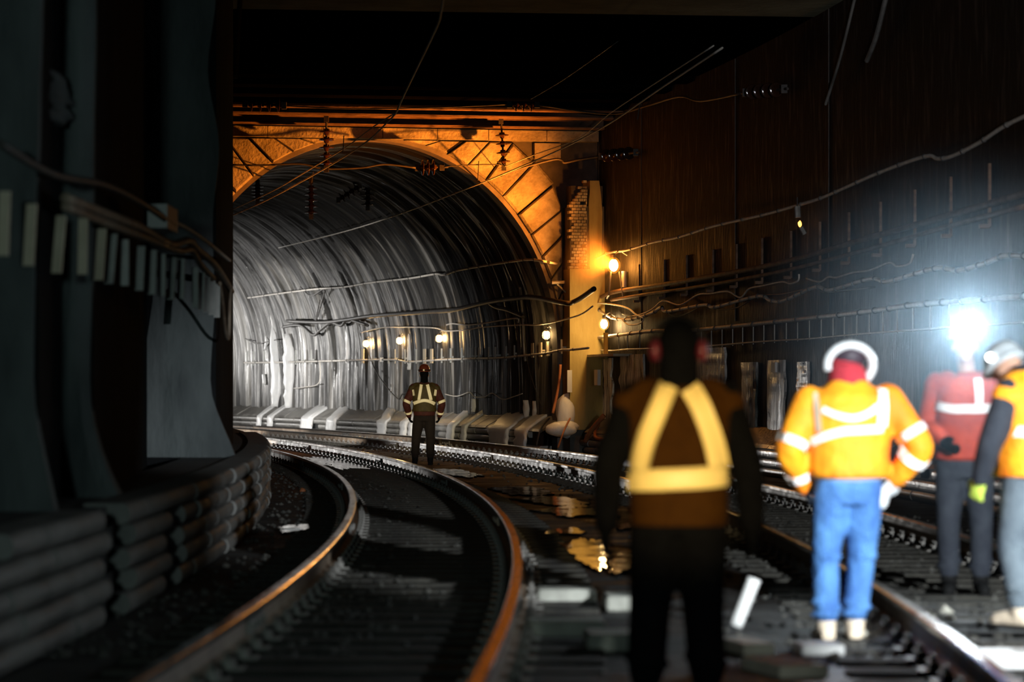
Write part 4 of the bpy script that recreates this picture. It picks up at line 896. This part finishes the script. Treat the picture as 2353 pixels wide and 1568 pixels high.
    for nm, t0, wd, mat in opt.get('bands', ()):
        sh, el, wr = V3(J['sh'+nm]), V3(J['el'+nm]), V3(J['wr'+nm]); c, dr = (sh.lerp(el, t0), (el-sh).normalized()) if t0 < 1 else (el.lerp(wr, t0-1), (wr-el).normalized())
        u = dr.orthogonal().normalized(); w = dr.cross(u); rows = []
        for i in range(25):
            a = 2*math.pi*i/24; dd = u*math.cos(a)+w*math.sin(a); row = []
            for j in range(3):
                cc = c+dr*wd*(j-1)/2; h = jfull.ray_cast(cc+dd*.001, dd, .16)
                p = h[0] if h[0] else cc+dd*.075*jb
                row.append((p, dd))
            rows.append(row)
        ribbon(rows, mat, par=jo)
    if opt.get('gloves'):
        for q, nm in ((-1, 'l'), (1, 'r')):
            el, wr = V3(J['el'+nm]), V3(J['wr'+nm]); b = MB(); d = V3(J.get('hd'+nm, (wr-el))).normalized(); b.tube([wr-(wr-el).normalized()*.06, wr+d*.03], [.045, .042], 10)
            obj('glove', union(hand(wr, d, J.get('hn'+nm, (-q, .3, 0)), q, .006)+[b], .008, 3, 'glove'), opt['gloves'], root)
    return root, H, HM, jo
m_skin = M('skin', (.42, .25, .17), (.36, .20, .14), .55, scale=20)
m_eye = M('eye_dark', (.02, .015, .01), rough=.1); m_lip = M('lips_tone', (.30, .12, .10), rough=.5)
m_black = M('black_rubber', (.006, .006, .006), rough=.8, spec=.2)
m_blackcloth = M('black_cloth', (.0022, .0022, .0025), (.004, .004, .0045), .95, scale=30, bump=.2, spec=.05)
m_maroon = M('maroon_jacket', (.034, .0045, .003), (.06, .008, .005), .8, scale=14, bump=.25)
m_brownpant = M('dark_brown_trousers', (.005, .002, .0017), (.009, .004, .003), .9, scale=14, bump=.25)
m_olive = M('olive_vest', (.034, .022, .003), (.05, .033, .005), .7, scale=20, bump=.15)
m_amber = M('amber_vest', (.032, .011, .0005), (.042, .015, .0006), .85, scale=20, bump=.15, spec=.1)
m_retro = M('reflective_tape', (.95, .86, .62), rough=.45, scale=60, bump=.1)
m_retroy = M('yellow_reflective_tape', (.98, .74, .26), rough=.45, scale=60, bump=.1)
m_retrow = M('white_reflective_tape', (.92, .90, .90), rough=.45, scale=60, bump=.1)
m_hivis = M('hivis_orange_jacket', (.98, .20, .008), (.99, .42, .012), .7, scale=3.2, bump=.8, bscale=2.2)
m_denim = M('blue_denim', (.030, .10, .30), (.085, .235, .52), .85, scale=5, bump=.7, bscale=2.5)
m_redvest = M('red_orange_vest', (.30, .022, .008), (.42, .040, .010), .75, scale=9, bump=.2)
m_navy = M('navy_work_clothes', (.016, .020, .030), (.028, .034, .045), .85, scale=12, bump=.2)
m_greypant = M('grey_trousers', (.085, .11, .135), (.13, .165, .19), .85, scale=9, bump=.25)
m_tan = M('tan_boot', (.55, .45, .33), (.66, .55, .42), .7, scale=9, bump=.2)
m_lime = M('lime_glove', (.66, .86, .12), rough=.6, scale=30, bump=.2)
m_glove = M('pale_glove', (.62, .66, .68), rough=.7, scale=30, bump=.2)
m_redhood = M('red_knit', (.36, .022, .035), (.46, .035, .05), .9, scale=40, bump=.3)
m_helm_d = M('dark_red_helmet', (.10, .022, .012), rough=.22, coat=.5)
m_helm_w = M('white_helmet', (.60, .63, .64), rough=.3)
def J0(**k):
    d = dict(head=(0, .015, 1.675), shl=(-.19, -.01, 1.43), shr=(.19, -.01, 1.43), ell=(-.29, -.03, 1.14), elr=(.29, -.03, 1.14), wrl=(-.28, .09, .88), wrr=(.28, .09, .88),
             hpl=(-.09, 0, .90), hpr=(.09, 0, .90), knl=(-.11, .02, .50), knr=(.11, .02, .50), anl=(-.12, -.01, .09), anr=(.12, -.01, .09)); d.update(k); return d
def helmet(root, H, HM, mat, brim=.03, name='hard_hat', up=.055):
    b = MB(); n = 22; prof_ = [(1.18, .0), (1.20, .012), (1.08, .016), (1.05, .05), (.96, .085), (.74, .118), (.40, .136), (.06, .142)]
    for r, z in prof_:
        for k in range(n): a = 2*math.pi*k/n; b.V.append(H((r*.096*math.cos(a), -.006+r*.120*math.sin(a)+(.02 if r > 1.1 and math.sin(a) > 0 else 0), up+z)))
    for i in range(len(prof_)-1):
        for k in range(n): a = i*n+k; c = i*n+(k+1) % n; b.F.append((a, c, c+n, a+n))
    b.F.append(tuple(range(n))[::-1]); e = (len(prof_)-1)*n; b.F.append(tuple(e+k for k in range(n))); o = b.make(name, mat, root, True)
    r = MB(); r.tube([H((.017*s_, -.13+.02*abs(s_)/5, up+.06+.0*s_)) for s_ in (0,)]+[H((0, .0, up+.148))], .008, 6); return o
def capsule_child(root, name, pts, r, mat):
    b = MB(); b.tube(pts, r, 10); return b.make(name, mat, root, True)

# far person between the tracks, back turned
r1, H, HM, jo = person('hard-hatted person standing between the tracks before the bore, back turned', (at_z(975, 1069, 0).x, at_z(975, 1069, 0).y, 0), math.radians(2),
    J0(head=(0, .02, 1.655), shl=(-.20, -.01, 1.42), shr=(.20, -.01, 1.42), ell=(-.33, -.03, 1.14), elr=(.32, -.03, 1.13), wrl=(-.28, .11, .90), wrr=(.28, .10, .90), anl=(-.17, -.02, .09), knl=(-.15, .03, .50), anr=(.11, .03, .09)),
    m_maroon, m_brownpant, m_black, dict(jbulk=1.06, hem=.90, tbulk=1.05, vest=(m_olive, .98), gloves=m_blackcloth,
    stripes=[([(-.055, 1.47), (-.075, 1.34), (-.10, 1.19)], .055, m_retro), ([(.055, 1.47), (.085, 1.34), (.12, 1.19)], .055, m_retro), ([(-.19, 1.13), (-.10, 1.165), (0, 1.185), (.10, 1.165), (.19, 1.12)], .06, m_retro), ([(-.205, 1.38), (-.19, 1.27)], .035, m_retro), ([(.205, 1.38), (.19, 1.27)], .035, m_retro)],
    bands=[('l', .92, .05, m_retro), ('r', .92, .05, m_retro), ('l', 1.72, .04, m_retro), ('r', 1.72, .04, m_retro)]))
b = [MB(), MB()]; b[0].add(*ball(H((0, -.022, .015)), (.083, .092, .098), HM, 3)); b[1].tube([H((0, -.045, -.02)), (0, -.03, 1.49)], [.068, .072], 12); obj('hair', union(b, .012, 3, 'hair'), m_blackcloth, r1)
hh = helmet(r1, H, HM, m_helm_d)
v = MB(); v.tube([H((.109*math.cos(a), -.006+.134*math.sin(a), .085)) for a in np.linspace(0, 2*math.pi, 25)], .010, 6, False); v.make('lamp_strap', m_black, hh, True)
v = MB(); v.add(*ball(H((-.01, -.14, .085)), (.018, .012, .02), HM)); v.make('strap_clip', m_retro, hh, True)

# black-clad person in an amber vest, back turned
p = (1560-U0)/F*14
r2, H, HM, jo = person('black-clad person in amber vest with triangle of yellow reflective tape, back turned', (p, 14.0, 0), math.radians(-2),
    J0(head=(.0, .03, 1.66), shl=(-.205, -.01, 1.43), shr=(.205, -.01, 1.43), ell=(-.32, -.04, 1.13), elr=(.31, -.03, 1.13), wrl=(-.335, .06, .84), wrr=(.34, .05, .84), anl=(-.15, 0, .09), anr=(.13, .05, .09), knl=(-.13, .04, .5)),
    m_blackcloth, m_blackcloth, m_black, dict(jbulk=1.12, hem=.86, tbulk=1.25, vest=(m_amber, .845), gloves=m_blackcloth,
    stripes=[([(-.045, 1.495), (-.09, 1.39), (-.15, 1.24), (-.185, 1.10)], .088, m_retroy), ([(.035, 1.495), (.095, 1.39), (.15, 1.24), (.18, 1.11)], .088, m_retroy), ([(-.225, 1.055), (-.1, 1.06), (0, 1.065), (.1, 1.07), (.22, 1.08)], .10, m_retroy)]))
v = [MB()]; v[0].add(*ball(H((0, -.008, .03)), (.092, .108, .112), HM, 3)); w = MB(); w.tube([H((0, -.03, -.02)), (0, -.01, 1.46)], [.085, .10], 14); v.append(w); obj('balaclava', union(v, .012, 4, 'balaclava'), m_blackcloth, r2)
em = M('dark_red_shell', (.10, .012, .02), rough=.4)
for q in (-1, 1):
    w = MB(); w.add(*ball(H((q*.108, -.005, -.01)), (.030, .045, .052), HM, 3)); w.make('ear_muff', em, r2, True)
w = MB(); w.tube([H((.115*math.cos(a), -.005, .02+.125*math.sin(a))) for a in np.linspace(0, math.pi, 17)], .012, 8); w.make('headband', m_black, r2, True)

# person in orange jacket and blue jeans, back turned, hand on hip
p = at_z(1950, 1479, 0)
r3, H, HM, jo = person('person in orange reflective jacket and blue jeans, back turned, gloved hand at hip', (p.x, p.y, 0), math.radians(3),
    J0(head=(.0, .10, 1.60), pitch=-.35, shl=(-.235, -.01, 1.40), shr=(.225, -.01, 1.41), ell=(-.35, -.05, 1.12), elr=(.40, -.06, 1.13), wrl=(-.24, .13, .90), wrr=(.285, .05, .945), hdr=(-.55, .15, -.75), hnr=(-.5, .8, 0), anl=(-.135, -.03, .09), knl=(-.13, .02, .50), anr=(.045, .05, .09), knr=(.085, .05, .5)),
    m_hivis, m_denim, m_tan, dict(jbulk=1.22, hem=.955, tbulk=1.04, folds=4, gloves=m_glove, lean=(0, .03),
    stripes=[([(-.17, 1.35), (-.09, 1.315), (0, 1.30), (.08, 1.325), (.15, 1.37)], .036, m_retrow), ([(-.22, 1.165), (-.15, 1.20), (-.06, 1.225), (.0, 1.23), (.10, 1.235), (.17, 1.24)], .045, m_retrow), ([(.185, 1.46), (.175, 1.38), (.165, 1.25)], .055, m_retrow), ([(-.205, 1.44), (-.20, 1.35), (-.19, 1.22)], .03, m_bracket)],
    bands=[('l', .86, .05, m_retrow), ('l', 1.62, .05, m_retrow), ('r', .72, .05, m_retrow), ('r', 1.28, .05, m_retrow)]))
v = [MB()]; v[0].add(*ball(H((0, -.008, .02)), (.094, .110, .112), HM, 3)); w = MB(); w.tube([H((0, -.03, -.03)), (0, .02, 1.44)], [.104, .135], 14); v.append(w); obj('hood', union(v, .012, 4, 'hood'), m_redhood, r3)
w = MB(); w.tube([Vector((.013+.132*math.cos(a), .03-.02*math.sin(a), 1.605+.115*math.sin(a)+(.0 if 0 < a < math.pi else 0))) for a in np.linspace(-.25*math.pi, 1.08*math.pi, 26)], .024, 10); w.make('helmet_brim', m_helm_w, r3, True)
w = MB(); w.add(*ball((.012, .085, 1.655), (.100, .105, .085), None, 3)); w.make('helmet_shell', M('dark_helmet_inside', (.03, .02, .03), rough=.6), r3, True)
w = MB(); w.add(*ball((.19, -.02, .84), (.04, .035, .07))); w.make('belt_pouch', m_glove, r3, True)
w = MB(); w.tube([(.155*math.cos(a)*1.14, .02+.13*math.sin(a)*1.1, .95) for a in np.linspace(0, 2*math.pi, 25)], .018, 6, False); w.make('belt', M('grey_belt', (.30, .34, .36), rough=.6), r3, True)

# person in red vest facing the camera with lit helmet lamp
p = at_z(2216, 1372, 0)
r4, H, HM, jo = person('person in red vest facing forward with blinding helmet lamp, dark trousers', (p.x, p.y, 0), math.radians(176),
    J0(head=(-.0, .05, 1.69), shl=(-.19, 0, 1.45), shr=(.19, 0, 1.45), ell=(-.25, -.02, 1.16), elr=(.25, -.02, 1.16), wrl=(-.18, .16, 1.02), wrr=(.15, .20, 1.05), anl=(-.11, 0, .09), anr=(.10, -.04, .09)),
    m_redvest, m_navy, m_black, dict(jbulk=.98, hem=.92, vest=(m_redvest, .93), lean=(-.05, .05), face='front', gloves=m_blackcloth,
    stripes=[([(-.19, 1.28), (-.09, 1.27), (0, 1.27), (.09, 1.27), (.19, 1.29)], .06, m_retrow), ([(-.08, 1.47), (-.085, 1.38), (-.085, 1.29)], .05, m_retrow)]))
r4.scale = (1.04,)*3; hh = helmet(r4, H, HM, m_helm_w)
w = MB(); w.tube([H((0, .115, .125)), H((0, .165, .125))], .052, 14); w.make('lamp_housing', m_black, hh, True)
w = MB(); w.add(*ball(H((0, .166, .125)), (.046, .012, .046), HM, 2)); w.make('lamp_lens', m_head, hh, True)

# person in orange vest and grey trousers, side-on at the white slab
p = at_z(2374, 1478, 0)
r5, H, HM, jo = person('person in orange vest, black sleeves and grey trousers, turned away beside the white slab', (p.x, p.y, .085), math.radians(38),
    J0(head=(.0, .19, 1.47), pitch=-.55, shl=(-.20, .0, 1.37), shr=(.19, -.02, 1.37), ell=(-.30, .05, 1.08), elr=(.28, .05, 1.1), wrl=(-.26, .17, .86), wrr=(.16, .30, .95), anl=(-.13, -.02, .09), anr=(.12, .12, .09), hpl=(-.09, 0, .87), hpr=(.09, 0, .87), knl=(-.12, .04, .48)),
    m_navy, m_greypant, m_tan, dict(jbulk=1.08, hem=.86, tbulk=1.12, vest=(m_hivis, .875), lean=(0, .05), gloves=m_lime,
    stripes=[([(-.21, 1.14), (-.1, 1.13), (0, 1.13), (.1, 1.13), (.2, 1.14)], .06, m_retrow), ([(-.10, 1.45), (-.12, 1.3), (-.12, 1.15)], .055, m_retrow), ([(.10, 1.45), (.12, 1.3), (.12, 1.15)], .055, m_retrow)]))
hh = helmet(r5, H, HM, M('grey_helmet', (.34, .38, .40), rough=.4))
w = MB(); w.add(*ball(H((-.118, -.02, .10)), (.022, .022, .022), HM, 2)); w.make('side_lamp', m_led, hh, True)
w = MB(); w.add(*ball(H((-.085, -.02, -.09)), (.03, .04, .035), HM, 2)); w.make('ear_muff', m_lime, r5, True)

# haze added for the helmet lamp's halo and, far thinner, the orange lamp's
def halo_haze(loc, scale, col, dens, rim, label):
    hz = bpy.data.materials.new('lamp_halo_haze'); hz.use_nodes = True; nt = hz.node_tree; nt.nodes.remove(nt.nodes['Principled BSDF']); vs = nt.nodes.new('ShaderNodeVolumeScatter')
    vs.inputs['Color'].default_value = (*col, 1); vs.inputs['Anisotropy'].default_value = .1; nt.links.new(vs.outputs[0], nt.nodes['Material Output'].inputs['Volume'])
    tc = nt.nodes.new('ShaderNodeTexCoord'); vl = nt.nodes.new('ShaderNodeVectorMath'); vl.operation = 'LENGTH'; nt.links.new(tc.outputs['Object'], vl.inputs[0])      # thins out towards its rim
    mr = nt.nodes.new('ShaderNodeMapRange'); mr.interpolation_type = 'SMOOTHERSTEP'; mr.inputs[1].default_value = .05; mr.inputs[2].default_value = rim; mr.inputs[3].default_value = dens; mr.inputs[4].default_value = 0
    nt.links.new(vl.outputs['Value'], mr.inputs[0]); nt.links.new(mr.outputs[0], vs.inputs['Density'])
    b = bmesh.new(); bmesh.ops.create_icosphere(b, subdivisions=3, radius=.8); m = bpy.data.meshes.new('halo_haze'); b.to_mesh(m); b.free()
    o = obj('halo_haze', m, hz, None, loc); o.scale = scale; tag(o, label, 'halo_haze', kind='stuff')
halo_haze((3.22, 21.3, 1.85), (2.3, 2.3, 2.0), (.60, .82, 1.0), .13, .78, 'thin bluish haze added for the glow around the helmet lamp')
halo_haze(LP, (1.5, 1.5, 1.5), (1.0, .8, .6), .04, .78, 'faint haze added for the orange glow around the blazing lamp')
